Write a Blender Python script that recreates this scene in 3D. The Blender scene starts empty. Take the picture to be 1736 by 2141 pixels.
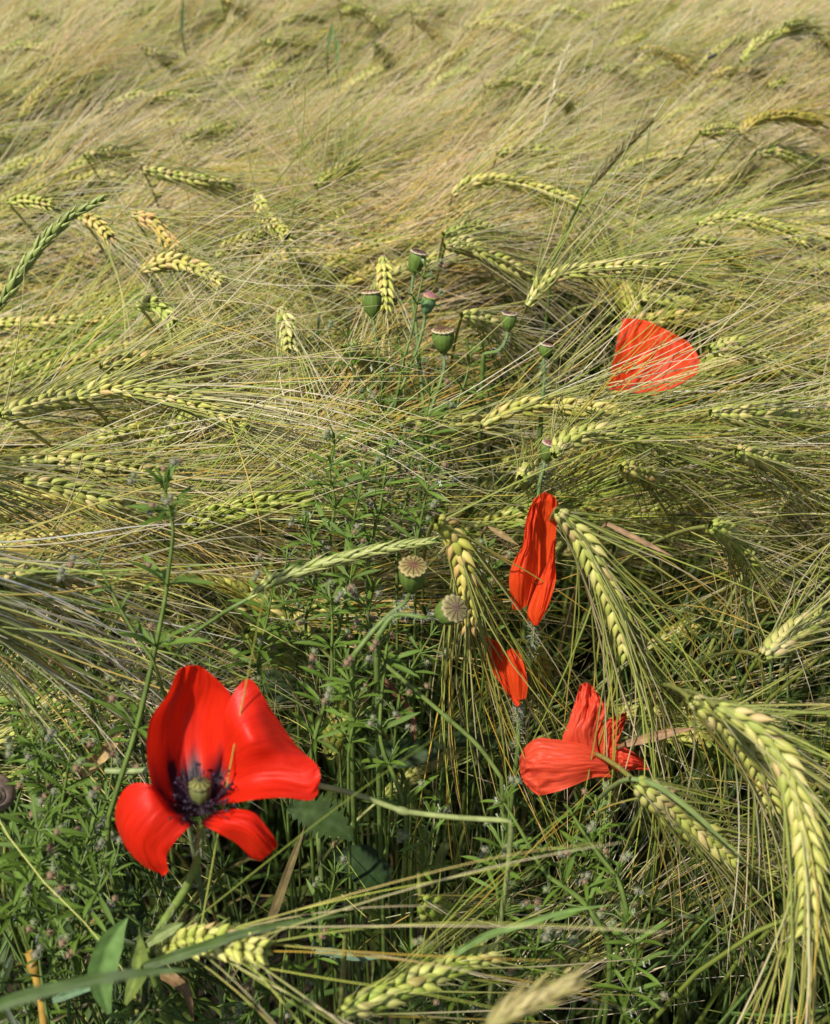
import bpy, math, random
import numpy as np
from mathutils import Vector, Matrix, noise

# ------------------------------------------------------------------ camera, sky, sun, exposure
SC = bpy.context.scene
CAM_H = 1.20
PITCH = math.radians(37.0)
HFOV = math.radians(40.0)
cd = bpy.data.cameras.new("camera")
cam = bpy.data.objects.new("camera", cd)
SC.collection.objects.link(cam)
cam.location = (0, 0, CAM_H)
cam.rotation_euler = (math.pi / 2 - PITCH, 0, 0)
cd.sensor_fit = 'HORIZONTAL'
cd.sensor_width = 24.0
cd.angle = HFOV
cd.clip_start = 0.02
cd.clip_end = 2000
cd.dof.use_dof = True
cd.dof.focus_distance = 0.66
cd.dof.aperture_fstop = 10.0
SC.camera = cam

SUN_DIR = Vector((-0.42, -0.36, 0.83)).normalized()      # towards the sun
world = bpy.data.worlds.new("World")
SC.world = world
world.use_nodes = True
nt = world.node_tree
nt.nodes.clear()
wo = nt.nodes.new("ShaderNodeOutputWorld")
bg = nt.nodes.new("ShaderNodeBackground")
sky = nt.nodes.new("ShaderNodeTexSky")
sky.sky_type = 'NISHITA'
sky.sun_disc = False
sky.sun_elevation = math.asin(SUN_DIR.z)
sky.sun_rotation = math.atan2(SUN_DIR.x, SUN_DIR.y)
sky.air_density = 1.0
sky.dust_density = 1.5
bg.inputs[1].default_value = 0.085
nt.links.new(sky.outputs[0], bg.inputs[0])
nt.links.new(bg.outputs[0], wo.inputs[0])
sl = bpy.data.lights.new("sun", 'SUN')
sl.energy = 4.7
sl.angle = math.radians(1.5)
sl.color = (1.0, 0.95, 0.87)
so = bpy.data.objects.new("sun", sl)
SC.collection.objects.link(so)
so.location = (0, 0, 5)
so.rotation_euler = SUN_DIR.to_track_quat('Z', 'Y').to_euler()
SC.view_settings.view_transform = 'Standard'
SC.view_settings.look = 'None'
SC.view_settings.exposure = 0.56
SC.view_settings.gamma = 1.0
SC.view_settings.use_curve_mapping = False
SC.render.engine = 'CYCLES'
SC.cycles.max_bounces = 6
SC.cycles.diffuse_bounces = 3
SC.cycles.glossy_bounces = 2
SC.cycles.transmission_bounces = 4
SC.cycles.use_denoising = True
SC.cycles.denoiser = 'OPENIMAGEDENOISE'
SC.cycles.denoising_input_passes = 'RGB_ALBEDO_NORMAL'
SC.cycles.denoising_prefilter = 'ACCURATE'

# ------------------------------------------------------------------ picture <-> place
W_, H_ = 1736.0, 2141.0                                   # the size the photograph was measured at
FPX = (W_ / 2) / math.tan(HFOV / 2)
CP = np.array((0.0, 0.0, CAM_H))
FW = np.array((0.0, math.cos(PITCH), -math.sin(PITCH)))
RT = np.array((1.0, 0.0, 0.0))
UP = np.array((0.0, math.sin(PITCH), math.cos(PITCH)))
CANOPY = 0.78

def px(x, y, D):
    return CP + D * (FW + (x - W_ / 2) / FPX * RT - (y - H_ / 2) / FPX * UP)

def plane_depth(y, z=CANOPY):
    s = math.sin(PITCH) + (y - H_ / 2) / FPX * math.cos(PITCH)
    return (CAM_H - z) / max(s, 0.05)

def to_px(p):
    v = np.asarray(p) - CP
    D = v @ FW
    return W_ / 2 + FPX * (v @ RT) / D, H_ / 2 - FPX * (v @ UP) / D, D

# ------------------------------------------------------------------ small helpers
COL = SC.collection

def nrm(v):
    v = np.asarray(v, float)
    return v / (np.linalg.norm(v, axis=-1, keepdims=True) + 1e-12)

def mesh_from(name, V, F, C=None, mat=None, smooth=True, UV=None):
    """V (n,3); F list of index arrays (m,3) or (m,4); C (n,4) colours."""
    me = bpy.data.meshes.new(name)
    V = np.asarray(V, np.float32)
    me.vertices.add(len(V))
    me.vertices.foreach_set("co", V.ravel())
    F = [np.asarray(f, np.int32) for f in F if len(f)]
    nl = sum(f.size for f in F)
    npoly = sum(len(f) for f in F)
    me.loops.add(nl)
    me.polygons.add(npoly)
    me.loops.foreach_set("vertex_index", np.concatenate([f.ravel() for f in F]))
    tot = np.concatenate([np.full(len(f), f.shape[1], np.int32) for f in F])
    st = np.concatenate(([0], np.cumsum(tot)[:-1])).astype(np.int32)
    me.polygons.foreach_set("loop_start", st)
    try:
        me.polygons.foreach_set("loop_total", tot)
    except Exception:
        pass
    if smooth:
        me.polygons.foreach_set("use_smooth", np.ones(npoly, bool))
    if C is not None:
        a = me.attributes.new("Col", 'FLOAT_COLOR', 'POINT')
        a.data.foreach_set("color", np.asarray(C, np.float32).ravel())
    if UV is not None:
        a = me.attributes.new("petal_uv", 'FLOAT_VECTOR', 'POINT')
        a.data.foreach_set("vector", np.asarray(UV, np.float32).ravel())
    if mat is not None:
        me.materials.append(mat)
    me.update(calc_edges=True)
    me.validate()
    return me

class MB:
    def __init__(s):
        s.V, s.F, s.C, s.n = [], [], [], 0
    def add(s, V, F, C=None):
        V = np.asarray(V, float).reshape(-1, 3)
        for f in F:
            s.F.append(np.asarray(f, np.int64) + s.n)
        if C is None:
            C = np.ones((len(V), 4))
        C = np.asarray(C, float)
        if C.ndim == 1:
            C = np.tile(C, (len(V), 1))
        s.V.append(V); s.C.append(C); s.n += len(V)
    def arrays(s):
        q = [f for f in s.F if f.shape[1] == 4]; t = [f for f in s.F if f.shape[1] == 3]
        F = []
        if q: F.append(np.concatenate(q))
        if t: F.append(np.concatenate(t))
        return np.concatenate(s.V), F, np.concatenate(s.C)
    def mesh(s, name, mat, smooth=True):
        V, F, C = s.arrays()
        return mesh_from(name, V, F, C, mat, smooth)

def tubes(P, R, S=3, col=None, ref=None):
    """P (K,N,3) strands, R (K,N) radii -> V, [F], C ; col (K,N,4)"""
    P = np.asarray(P, float); R = np.asarray(R, float)
    K, N, _ = P.shape
    T = nrm(np.gradient(P, axis=1))
    if ref is None:
        ref = np.tile(np.array((0.31, 0.17, 0.93)), (K, 1))
        par = np.abs(np.einsum('kj,kj->k', nrm(P[:, -1] - P[:, 0]), nrm(ref))) > .9
        ref[par] = (0.93, 0.3, 0.1)
    n1 = nrm(np.cross(T, ref[:, None, :])); n2 = np.cross(T, n1)
    a = np.arange(S) / S * 2 * math.pi
    V = P[:, :, None, :] + R[:, :, None, None] * (np.cos(a)[None, None, :, None] * n1[:, :, None, :] + np.sin(a)[None, None, :, None] * n2[:, :, None, :])
    idx = np.arange(K * N * S).reshape(K, N, S)
    q = np.stack([idx[:, :-1, :], np.roll(idx, -1, 2)[:, :-1, :], np.roll(idx, -1, 2)[:, 1:, :], idx[:, 1:, :]], -1).reshape(-1, 4)
    C = None
    if col is not None:
        C = np.repeat(np.asarray(col, float), S, axis=1).reshape(-1, 4)
    F = [q]
    if S == 4:
        F.append(np.stack([idx[:, -1, 0], idx[:, -1, 1], idx[:, -1, 2], idx[:, -1, 3]], -1))
    return V.reshape(-1, 3), F, C

def catmull(pts, n):
    P = np.asarray(pts, float)
    if len(P) == 2:
        t = np.linspace(0, 1, n)[:, None]
        return P[0] * (1 - t) + P[1] * t
    Q = np.vstack([2 * P[0] - P[1], P, 2 * P[-1] - P[-2]])
    out = []
    m = len(P) - 1
    for u in np.linspace(0, m, n):
        i = min(int(u), m - 1); t = u - i
        a, b, c, d = Q[i], Q[i + 1], Q[i + 2], Q[i + 3]
        out.append(.5 * (2 * b + (c - a) * t + (2 * a - 5 * b + 4 * c - d) * t * t + (3 * b - a - 3 * c + d) * t ** 3))
    return np.array(out)

def resample(P, n):
    P = np.asarray(P, float)
    s = np.concatenate(([0], np.cumsum(np.linalg.norm(np.diff(P, axis=0), axis=1))))
    u = np.linspace(0, s[-1], n)
    return np.stack([np.interp(u, s, P[:, k]) for k in range(3)], -1)

def plen(P):
    return np.linalg.norm(np.diff(P, axis=0), axis=1).sum()

def link(name, data, parent=None):
    o = bpy.data.objects.new(name, data)
    COL.objects.link(o)
    if parent is not None:
        o.parent = parent
    return o

def tag(o, label=None, cat=None, group=None, kind=None):
    if label: o['label'] = label
    if cat: o['category'] = cat
    if group: o['group'] = group
    if kind: o['kind'] = kind
    return o

def thing(name, loc, label, cat, group=None):
    o = link(name, None)
    o.empty_display_size = .02
    o.location = Vector(loc)
    return tag(o, label, cat, group)

def part(name, me, parent, kind=None, world_origin=None):
    """mesh given in WORLD coordinates: shift it to its thing's origin"""
    o = link(name, me, parent)
    if world_origin is not None:
        me.transform(Matrix.Translation(-Vector(world_origin)))
    if kind: o['kind'] = kind
    return o

def copy_tree(o, parent=None, children=None):
    c = o.copy(); COL.objects.link(c)
    c.parent = parent
    for ch in KIDS.get(o.name, []):
        copy_tree(ch, c)
    return c
KIDS = {}
def kid(o, parent):
    KIDS.setdefault(parent.name, []).append(o)

# ------------------------------------------------------------------ materials
def nmat(name):
    m = bpy.data.materials.new(name); m.use_nodes = True
    t = m.node_tree; t.nodes.clear()
    out = t.nodes.new("ShaderNodeOutputMaterial")
    return m, t, out
def N(t, typ, **kw):
    n = t.nodes.new(typ)
    for k, v in kw.items():
        setattr(n, k, v)
    return n
def mixc(t, a, b, f, mode='MULTIPLY'):
    n = N(t, "ShaderNodeMix", data_type='RGBA', blend_type=mode)
    for s, v in ((0, f), (6, a), (7, b)):
        if hasattr(v, 'links') or hasattr(v, 'is_linked'):
            t.links.new(v, n.inputs[s])
        else:
            n.inputs[s].default_value = v
    return n.outputs[2]
def noise_tex(t, scale, detail=4, vec=None, rough=.55):
    n = N(t, "ShaderNodeTexNoise")
    n.inputs["Scale"].default_value = scale; n.inputs["Detail"].default_value = detail; n.inputs["Roughness"].default_value = rough
    if vec is not None: t.links.new(vec, n.inputs["Vector"])
    return n
def ramp(t, fac, stops):
    n = N(t, "ShaderNodeValToRGB")
    e = n.color_ramp.elements
    while len(e) < len(stops): e.new(.5)
    for i, (p, c) in enumerate(stops):
        e[i].position = p; e[i].color = (*c, 1) if len(c) == 3 else c
    t.links.new(fac, n.inputs[0])
    return n.outputs[0]
def principled(t, out, base, rough=.5, spec=.5, transl=None, bump=None, bump_strength=.3, bump_dist=.001, sheen=0):
    p = N(t, "ShaderNodeBsdfPrincipled")
    if isinstance(base, tuple): p.inputs["Base Color"].default_value = base
    else: t.links.new(base, p.inputs["Base Color"])
    p.inputs["Roughness"].default_value = rough
    p.inputs["Specular IOR Level"].default_value = spec
    if sheen: p.inputs["Sheen Weight"].default_value = sheen
    if bump is not None:
        b = N(t, "ShaderNodeBump"); b.inputs["Strength"].default_value = bump_strength; b.inputs["Distance"].default_value = bump_dist
        t.links.new(bump, b.inputs["Height"]); t.links.new(b.outputs[0], p.inputs["Normal"])
    sh = p.outputs[0]
    if transl:
        f, c = transl
        tr = N(t, "ShaderNodeBsdfTranslucent")
        if isinstance(c, tuple): tr.inputs[0].default_value = c
        else: t.links.new(c, tr.inputs[0])
        mx = N(t, "ShaderNodeMixShader"); mx.inputs[0].default_value = f
        t.links.new(sh, mx.inputs[1]); t.links.new(tr.outputs[0], mx.inputs[2]); sh = mx.outputs[0]
    t.links.new(sh, out.inputs[0])
    return p

def col_mat(name, rough=.5, spec=.4, transl=0., use_obj=True, nscale=None, namp=(.75, 1.2), bump=0):
    m, t, out = nmat(name)
    a = N(t, "ShaderNodeAttribute", attribute_name="Col")
    c = a.outputs["Color"]
    if use_obj:
        oi = N(t, "ShaderNodeObjectInfo")
        c = mixc(t, c, oi.outputs["Color"], 1.0)
    bn = None
    if nscale:
        geo = N(t, "ShaderNodeTexCoord")
        nz = noise_tex(t, nscale, 4, geo.outputs["Object"])
        g = ramp(t, nz.outputs[0], [(.3, (namp[0],) * 3), (.7, (namp[1],) * 3)])
        c = mixc(t, c, g, 1.0)
        bn = nz.outputs[0] if bump else None
    principled(t, out, c, rough, spec, (transl, c) if transl else None, bn, bump)
    return m

M_AWN = col_mat("barley_awn", .42, .40, .30)
M_STRAW = col_mat("barley_stem", .42, .45, .0, True, 180, (.7, 1.2))
M_LEAF = col_mat("leaf_blade", .55, .22, .25, True, 120, (.7, 1.2), .15)
M_WEED = col_mat("cleaver_leaf", .5, .28, .25, True, 300, (.75, 1.2), .25)
M_WSTEM = col_mat("weed_stem", .5, .28, .1, True, 200, (.75, 1.2))
M_HAIR = col_mat("plant_hair", .4, .4, .3)
M_BURR = col_mat("burr", .7, .2, .1, True, 900, (.6, 1.3), .3)
M_WHITE = col_mat("white_floret", .6, .3, .3)
M_CAP = col_mat("capsule_skin", .6, .2, .06, True, 260, (.8, 1.18), .1)
M_DISC = col_mat("stigma_disc", .7, .25, .0, True, 900, (.7, 1.2), .4)
M_STAMEN = col_mat("stamen", .6, .3)
M_SCALE = col_mat("grass_scale", .45, .4, .15, True, 500, (.75, 1.2), .2)
M_DRY = col_mat("dry_leaf", .6, .3, .2, True, 160, (.6, 1.25), .3)
M_SHELL = col_mat("snail_shell", .4, .5, 0, True, 300, (.6, 1.3), .2)
M_FLY = col_mat("fly_body", .4, .5, 0)

def grain_mat():
    m, t, out = nmat("barley_grain")
    a = N(t, "ShaderNodeAttribute", attribute_name="Col")      # r = position along the grain, g = random per grain
    sep = N(t, "ShaderNodeSeparateColor"); t.links.new(a.outputs["Color"], sep.inputs[0])
    oi = N(t, "ShaderNodeObjectInfo")
    add = N(t, "ShaderNodeMath", operation='ADD'); t.links.new(sep.outputs[1], add.inputs[0]); t.links.new(oi.outputs["Random"], add.inputs[1])
    fr = N(t, "ShaderNodeMath", operation='FRACT'); t.links.new(add.outputs[0], fr.inputs[0])
    body = ramp(t, fr.outputs[0], [(0, (.30, .34, .07)), (.3, (.41, .405, .10)), (.55, (.48, .45, .135)), (.8, (.53, .465, .19)), (.93, (.52, .41, .19)), (1, (.45, .32, .14))])
    tip = ramp(t, sep.outputs[0], [(0, (.75, .95, .7)), (.25, (1, 1, 1)), (.7, (1.0, 1.0, .95)), (1, (1.1, 1.05, .95))])
    c = mixc(t, body, tip, 1.0)
    tc = N(t, "ShaderNodeTexCoord")
    mp = N(t, "ShaderNodeMapping"); t.links.new(tc.outputs["Object"], mp.inputs[0]); mp.inputs["Scale"].default_value = (700, 700, 700)
    nz = noise_tex(t, 1.0, 3, mp.outputs[0])
    c = mixc(t, c, ramp(t, nz.outputs[0], [(.3, (.82, .80, .72)), (.65, (1.1, 1.1, 1.1))]), 1.0)
    c = mixc(t, c, ramp(t, sep.outputs[2], [(0, (.86, .90, .78)), (1, (1.06, 1.05, 1.04))]), 1.0)
    c = mixc(t, c, oi.outputs["Color"], 1.0)
    principled(t, out, c, .46, .34, (.08, c), nz.outputs[0], .25, .0006)
    return m
M_GRAIN = grain_mat()

def petal_mat(name, red, deep, vein, wet=.42, tr=.38):
    m, t, out = nmat(name)
    a = N(t, "ShaderNodeAttribute", attribute_name="petal_uv")
    sep = N(t, "ShaderNodeSeparateXYZ"); t.links.new(a.outputs["Vector"], sep.inputs[0])   # x across, y along, z blotch
    mp = N(t, "ShaderNodeMapping"); t.links.new(a.outputs["Vector"], mp.inputs[0]); mp.inputs["Scale"].default_value = (34, 2.2, 0)
    st = noise_tex(t, 1.0, 5, mp.outputs[0], .6)
    mp2 = N(t, "ShaderNodeMapping"); t.links.new(a.outputs["Vector"], mp2.inputs[0]); mp2.inputs["Scale"].default_value = (7, 5, 0)
    cr = noise_tex(t, 1.0, 5, mp2.outputs[0], .6)
    c = ramp(t, st.outputs[0], [(.28, deep), (.62, red), (1, tuple(min(1, v * 1.12 + .004) for v in red))])
    c = mixc(t, c, ramp(t, cr.outputs[0], [(.3, (.93, .90, .90)), (.6, (1.03, 1.03, 1.03))]), 1.0)
    if vein:
        mp3 = N(t, "ShaderNodeMapping"); t.links.new(a.outputs["Vector"], mp3.inputs[0]); mp3.inputs["Scale"].default_value = (9, 1.2, 0)
        wv = noise_tex(t, 1.0, 4, mp3.outputs[0], .5)
        line = ramp(t, wv.outputs[0], [(.485, (0, 0, 0)), (.50, (1, 1, 1)), (.515, (0, 0, 0))])
        brk = ramp(t, cr.outputs[0], [(.5, (0, 0, 0)), (.62, (.75, .75, .75))])
        f = mixc(t, line, brk, 1.0)
        c = mixc(t, c, (.20, .06, .12, 1), f, 'MIX')
    c = mixc(t, c, (.012, .003, .010, 1), sep.outputs[2], 'MIX')
    h = N(t, "ShaderNodeMath", operation='ADD'); t.links.new(st.outputs[0], h.inputs[0]); t.links.new(cr.outputs[0], h.inputs[1])
    principled(t, out, c, wet, .32, (tr, c), h.outputs[0], .35, .0012, 0)
    return m
M_PET = petal_mat("poppy_petal_scarlet", (.78, .026, .006), (.70, .016, .005), False, .42, .45)
M_PETO = petal_mat("poppy_petal_orange_red", (.84, .085, .012), (.76, .055, .008), False, .55, .5)
M_PETP = petal_mat("poppy_petal_crumpled", (.80, .105, .045), (.72, .06, .025), True, .42, .45)

# soil
m, t, out = nmat("soil")
tc = N(t, "ShaderNodeTexCoord"); nz = noise_tex(t, 14, 8, tc.outputs["Object"], .65)
principled(t, out, ramp(t, nz.outputs[0], [(.3, (.012, .009, .006)), (.7, (.040, .030, .019))]), .95, .1, None, nz.outputs[0], .8, .03)
M_SOIL = m

def rgba(c, k=1.0):
    return np.array((c[0] * k, c[1] * k, c[2] * k, 1.0))
def lerp(a, b, t): return a + (b - a) * t

# ------------------------------------------------------------------ the ground
def ground():
    n = 90
    u = np.linspace(-1, 1, n)
    g = np.sign(u) * np.abs(u) ** 3 * 300
    X, Y = np.meshgrid(g, g + 0.5)
    Z = np.zeros_like(X)
    r = random.Random(3)
    for i in range(n):
        for j in range(n):
            if abs(X[i, j]) < 6 and abs(Y[i, j]) < 8:
                Z[i, j] = .03 * noise.noise(Vector((X[i, j] * 3, Y[i, j] * 3, 0)))
    idx = np.arange(n * n).reshape(n, n)
    q = np.stack([idx[:-1, :-1], idx[:-1, 1:], idx[1:, 1:], idx[1:, :-1]], -1).reshape(-1, 4)
    me = mesh_from("ground", np.stack([X, Y, Z], -1).reshape(-1, 3), [q], None, M_SOIL)
    tag(link("ground", me), "dark soil under the barley", None, None, 'structure')
ground()

# ------------------------------------------------------------------ barley: grain, ear, awns
def grain_unit(S=6, rings=((0, .30), (.11, .76), (.31, 1.0), (.52, .92), (.73, .56), (.89, .22), (1.0, .05))):
    V, C = [], []
    for t_, r_ in rings:
        for k in range(S):
            a = 2 * math.pi * k / S
            keel = 1.0 + (.12 if k == 0 else 0)
            V.append((r_ * math.cos(a) * .5 * keel, r_ * math.sin(a) * .5, t_)); C.append((t_, 0, (k % 2) * 1.0, 1))
    idx = np.arange(len(rings) * S).reshape(len(rings), S)
    q = np.stack([idx[:-1], np.roll(idx, -1, 1)[:-1], np.roll(idx, -1, 1)[1:], idx[1:]], -1).reshape(-1, 4)
    return np.array(V), [q], np.array(C)
GV, GF, GC = grain_unit()
LV, LF, LC = grain_unit(5, ((0, .35), (.3, 1.0), (.65, .8), (1.0, .08)))
GRAIN_ME = mesh_from("grain", GV, GF, GC, M_GRAIN)
husk_c = GC.copy()
GRAIN_ME_B = mesh_from("grain", GV * np.array((1.05, .92, 1.0)) + np.stack([.10 * np.sin(GV[:, 2] * 2.6), 0 * GV[:, 2], 0 * GV[:, 2]], -1), GF, GC, M_GRAIN)

AWN_PAL = [((.66, .555, .315), 4), ((.60, .485, .30), 2.6), ((.74, .67, .48), 3.2), ((.64, .45, .10), 2.0), ((.56, .53, .14), 3.0), ((.32, .39, .07), 2.4)]
AWN_PAL_GREEN = [((.26, .33, .055), 3), ((.42, .45, .08), 3), ((.56, .46, .15), 2), ((.62, .52, .30), 2.2), ((.58, .39, .06), 1.3)]

def ear_layout(S, rng, face, roll=0., nodes=28, glen=.0098, gw=.0051, tip_taper=.7):
    """S (n,3) evenly sampled spine, base -> tip. Returns grain 4x4 matrices and awn roots/directions."""
    n = len(S)
    T_all = nrm(np.gradient(S, axis=0))
    mats, a0, ad, ar = [], [], [], []
    for i in range(nodes):
        t = i / (nodes - 1)
        u = t * (n - 1); j = min(int(u), n - 2); f = u - j
        P = S[j] * (1 - f) + S[j + 1] * f
        T = nrm(T_all[j] * (1 - f) + T_all[j + 1] * f)
        Nn = nrm(face - (face @ T) * T); B = np.cross(T, Nn)
        s = min(1, .55 + t * 4) * (1 if t < .7 else lerp(1, tip_taper, (t - .7) / .3))
        for a in (-60, 0, 60):
            ang = math.radians(a + (0 if i % 2 == 0 else 180) + rng.gauss(0, 5)) + roll
            R = math.cos(ang) * Nn + math.sin(ang) * B
            k = s * (.92 if a == 0 else 1.0) * rng.uniform(.88, 1.08)
            tilt = math.radians((20 if a == 0 else 27) + rng.gauss(0, 4))
            ax = T * math.cos(tilt) + R * math.sin(tilt)
            ax = nrm(ax + np.array([rng.gauss(0, .05) for _ in range(3)]))
            Wd = nrm(np.cross(ax, R)); Dp = np.cross(Wd, ax)
            p0 = P + R * .0016
            L = glen * k * 1.12; w = gw * k; d = gw * .86 * k
            M = np.eye(4)
            M[:3, 0] = Dp * d; M[:3, 1] = Wd * w; M[:3, 2] = ax * L; M[:3, 3] = p0
            mats.append(M)
            a0.append(p0 + ax * L * .96); ad.append(T); ar.append(R)
    return mats, np.array(a0), np.array(ad), np.array(ar)

def awn_strands(a0, T, R, rng, length=.125, spread=14, grav=.35, wind=None, npts=9, pal=AWN_PAL, keep=1.0, wid=1.0, curl=1.0, bare=None, bare_keep=.42):
    K = len(a0)
    nr = np.random.RandomState(rng.randint(0, 10 ** 6))
    sel = nr.rand(K) < keep
    if bare is not None:            # the upper side has lost most of its awns to the wind, so the grains show
        f = (R @ bare)
        sel &= (f < .25) | (nr.rand(K) < bare_keep)
        R = nrm(R - bare * np.clip(f, -.3, 1)[:, None] * .55)
    a0, T, R = a0[sel], T[sel], R[sel]; K = len(a0)
    sp = np.tan(np.radians(np.abs(nr.normal(spread, spread * .45, K))))[:, None]
    d = nrm(T + R * sp + nr.normal(0, .05, (K, 3)))
    L = length * nr.uniform(.72, 1.15, K)
    stray = nr.rand(K) < .06
    d[stray] = nrm(d[stray] + nr.normal(0, .45, (stray.sum(), 3)))
    bend = nr.normal(0, .10, (K, 3)) * curl
    P = np.zeros((K, npts, 3)); P[:, 0] = a0
    seg = (L / (npts - 1))[:, None]
    for k in range(1, npts):
        P[:, k] = P[:, k - 1] + d * seg
        a = bend + np.array((0, 0, -grav)) * (k / npts)
        if wind is not None: a = a + wind
        if k == 5: bend = bend * .3 + nr.normal(0, .10, (K, 3)) * curl
        d = nrm(d + a * (seg / .045))
    u = np.linspace(0, 1, npts)
    rad = wid * nr.uniform(.85, 1.2, (K, 1)) * (.00036 * (1 - u) ** .8 + .00011)[None, :]
    w = np.array([p[1] for p in pal]); w = w / w.sum()
    ci = nr.choice(len(pal), K, p=w)
    base = np.array([p[0] for p in pal])[ci] * nr.uniform(.8, 1.2, (K, 1))
    root = np.array((.32, .35, .085)) * nr.uniform(.8, 1.2, (K, 1))
    f = np.clip(u[None, :, None] * nr.uniform(1.2, 4, (K, 1, 1)), 0, 1)
    col = np.ones((K, npts, 4)); col[..., :3] = root[:, None, :] * (1 - f) + base[:, None, :] * f
    return P, rad, col

def stem_tube(P, r0, r1, c0, c1, S=6):
    n = len(P); u = np.linspace(0, 1, n)
    col = np.array([lerp(np.array((*c0, 1.)), np.array((*c1, 1.)), t) for t in u])[None]
    return tubes(P[None], (r0 + (r1 - r0) * u)[None], S, col)

def ribbon(P, width, side, fold=.25, col=None, up=None):
    """blade along P (n,3): width (n,), side (n,3) unit; three columns, folded along the midrib"""
    n = len(P)
    T = nrm(np.gradient(P, axis=0)); side = nrm(side - (side * T).sum(1, keepdims=True) * T)
    nn = np.cross(T, side)
    V = np.stack([P - side * width[:, None] * .5 + nn * (width * fold * .5)[:, None], P, P + side * width[:, None] * .5 + nn * (width * fold * .5)[:, None]], 1).reshape(-1, 3)
    idx = np.arange(n * 3).reshape(n, 3)
    q = np.stack([idx[:-1, :-1], idx[:-1, 1:], idx[1:, 1:], idx[1:, :-1]], -1).reshape(-1, 4)
    C = None if col is None else np.repeat(col, 3, axis=0)
    return V, [q], C

def bez(p0, p1, p2, p3, n):
    t = np.linspace(0, 1, n)[:, None]
    return (1 - t) ** 3 * p0 + 3 * (1 - t) ** 2 * t * p1 + 3 * (1 - t) * t * t * p2 + t ** 3 * p3

def joined_grains(mats, rng, low=True):
    V0, F0, C0 = (LV, LF, LC) if low else (GV, GF, GC)
    M = np.array(mats); K = len(M); n = len(V0)
    V = np.einsum('kij,nj->kni', M[:, :3, :3], V0) + M[:, None, :3, 3]
    q = (F0[0][None] + (np.arange(K) * n)[:, None, None]).reshape(-1, 4)
    C = np.tile(C0[None], (K, 1, 1)); C[..., 1] = np.array([rng.random() for _ in range(K)])[:, None]
    return V.reshape(-1, 3), [q], C.reshape(-1, 4)

GREEN_ST = (.11, .16, .03); YEL_ST = (.24, .25, .06)
BARLEY = []
BG = "nodding barley plants of the field"
GRAIN_COUNT = [0]

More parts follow.
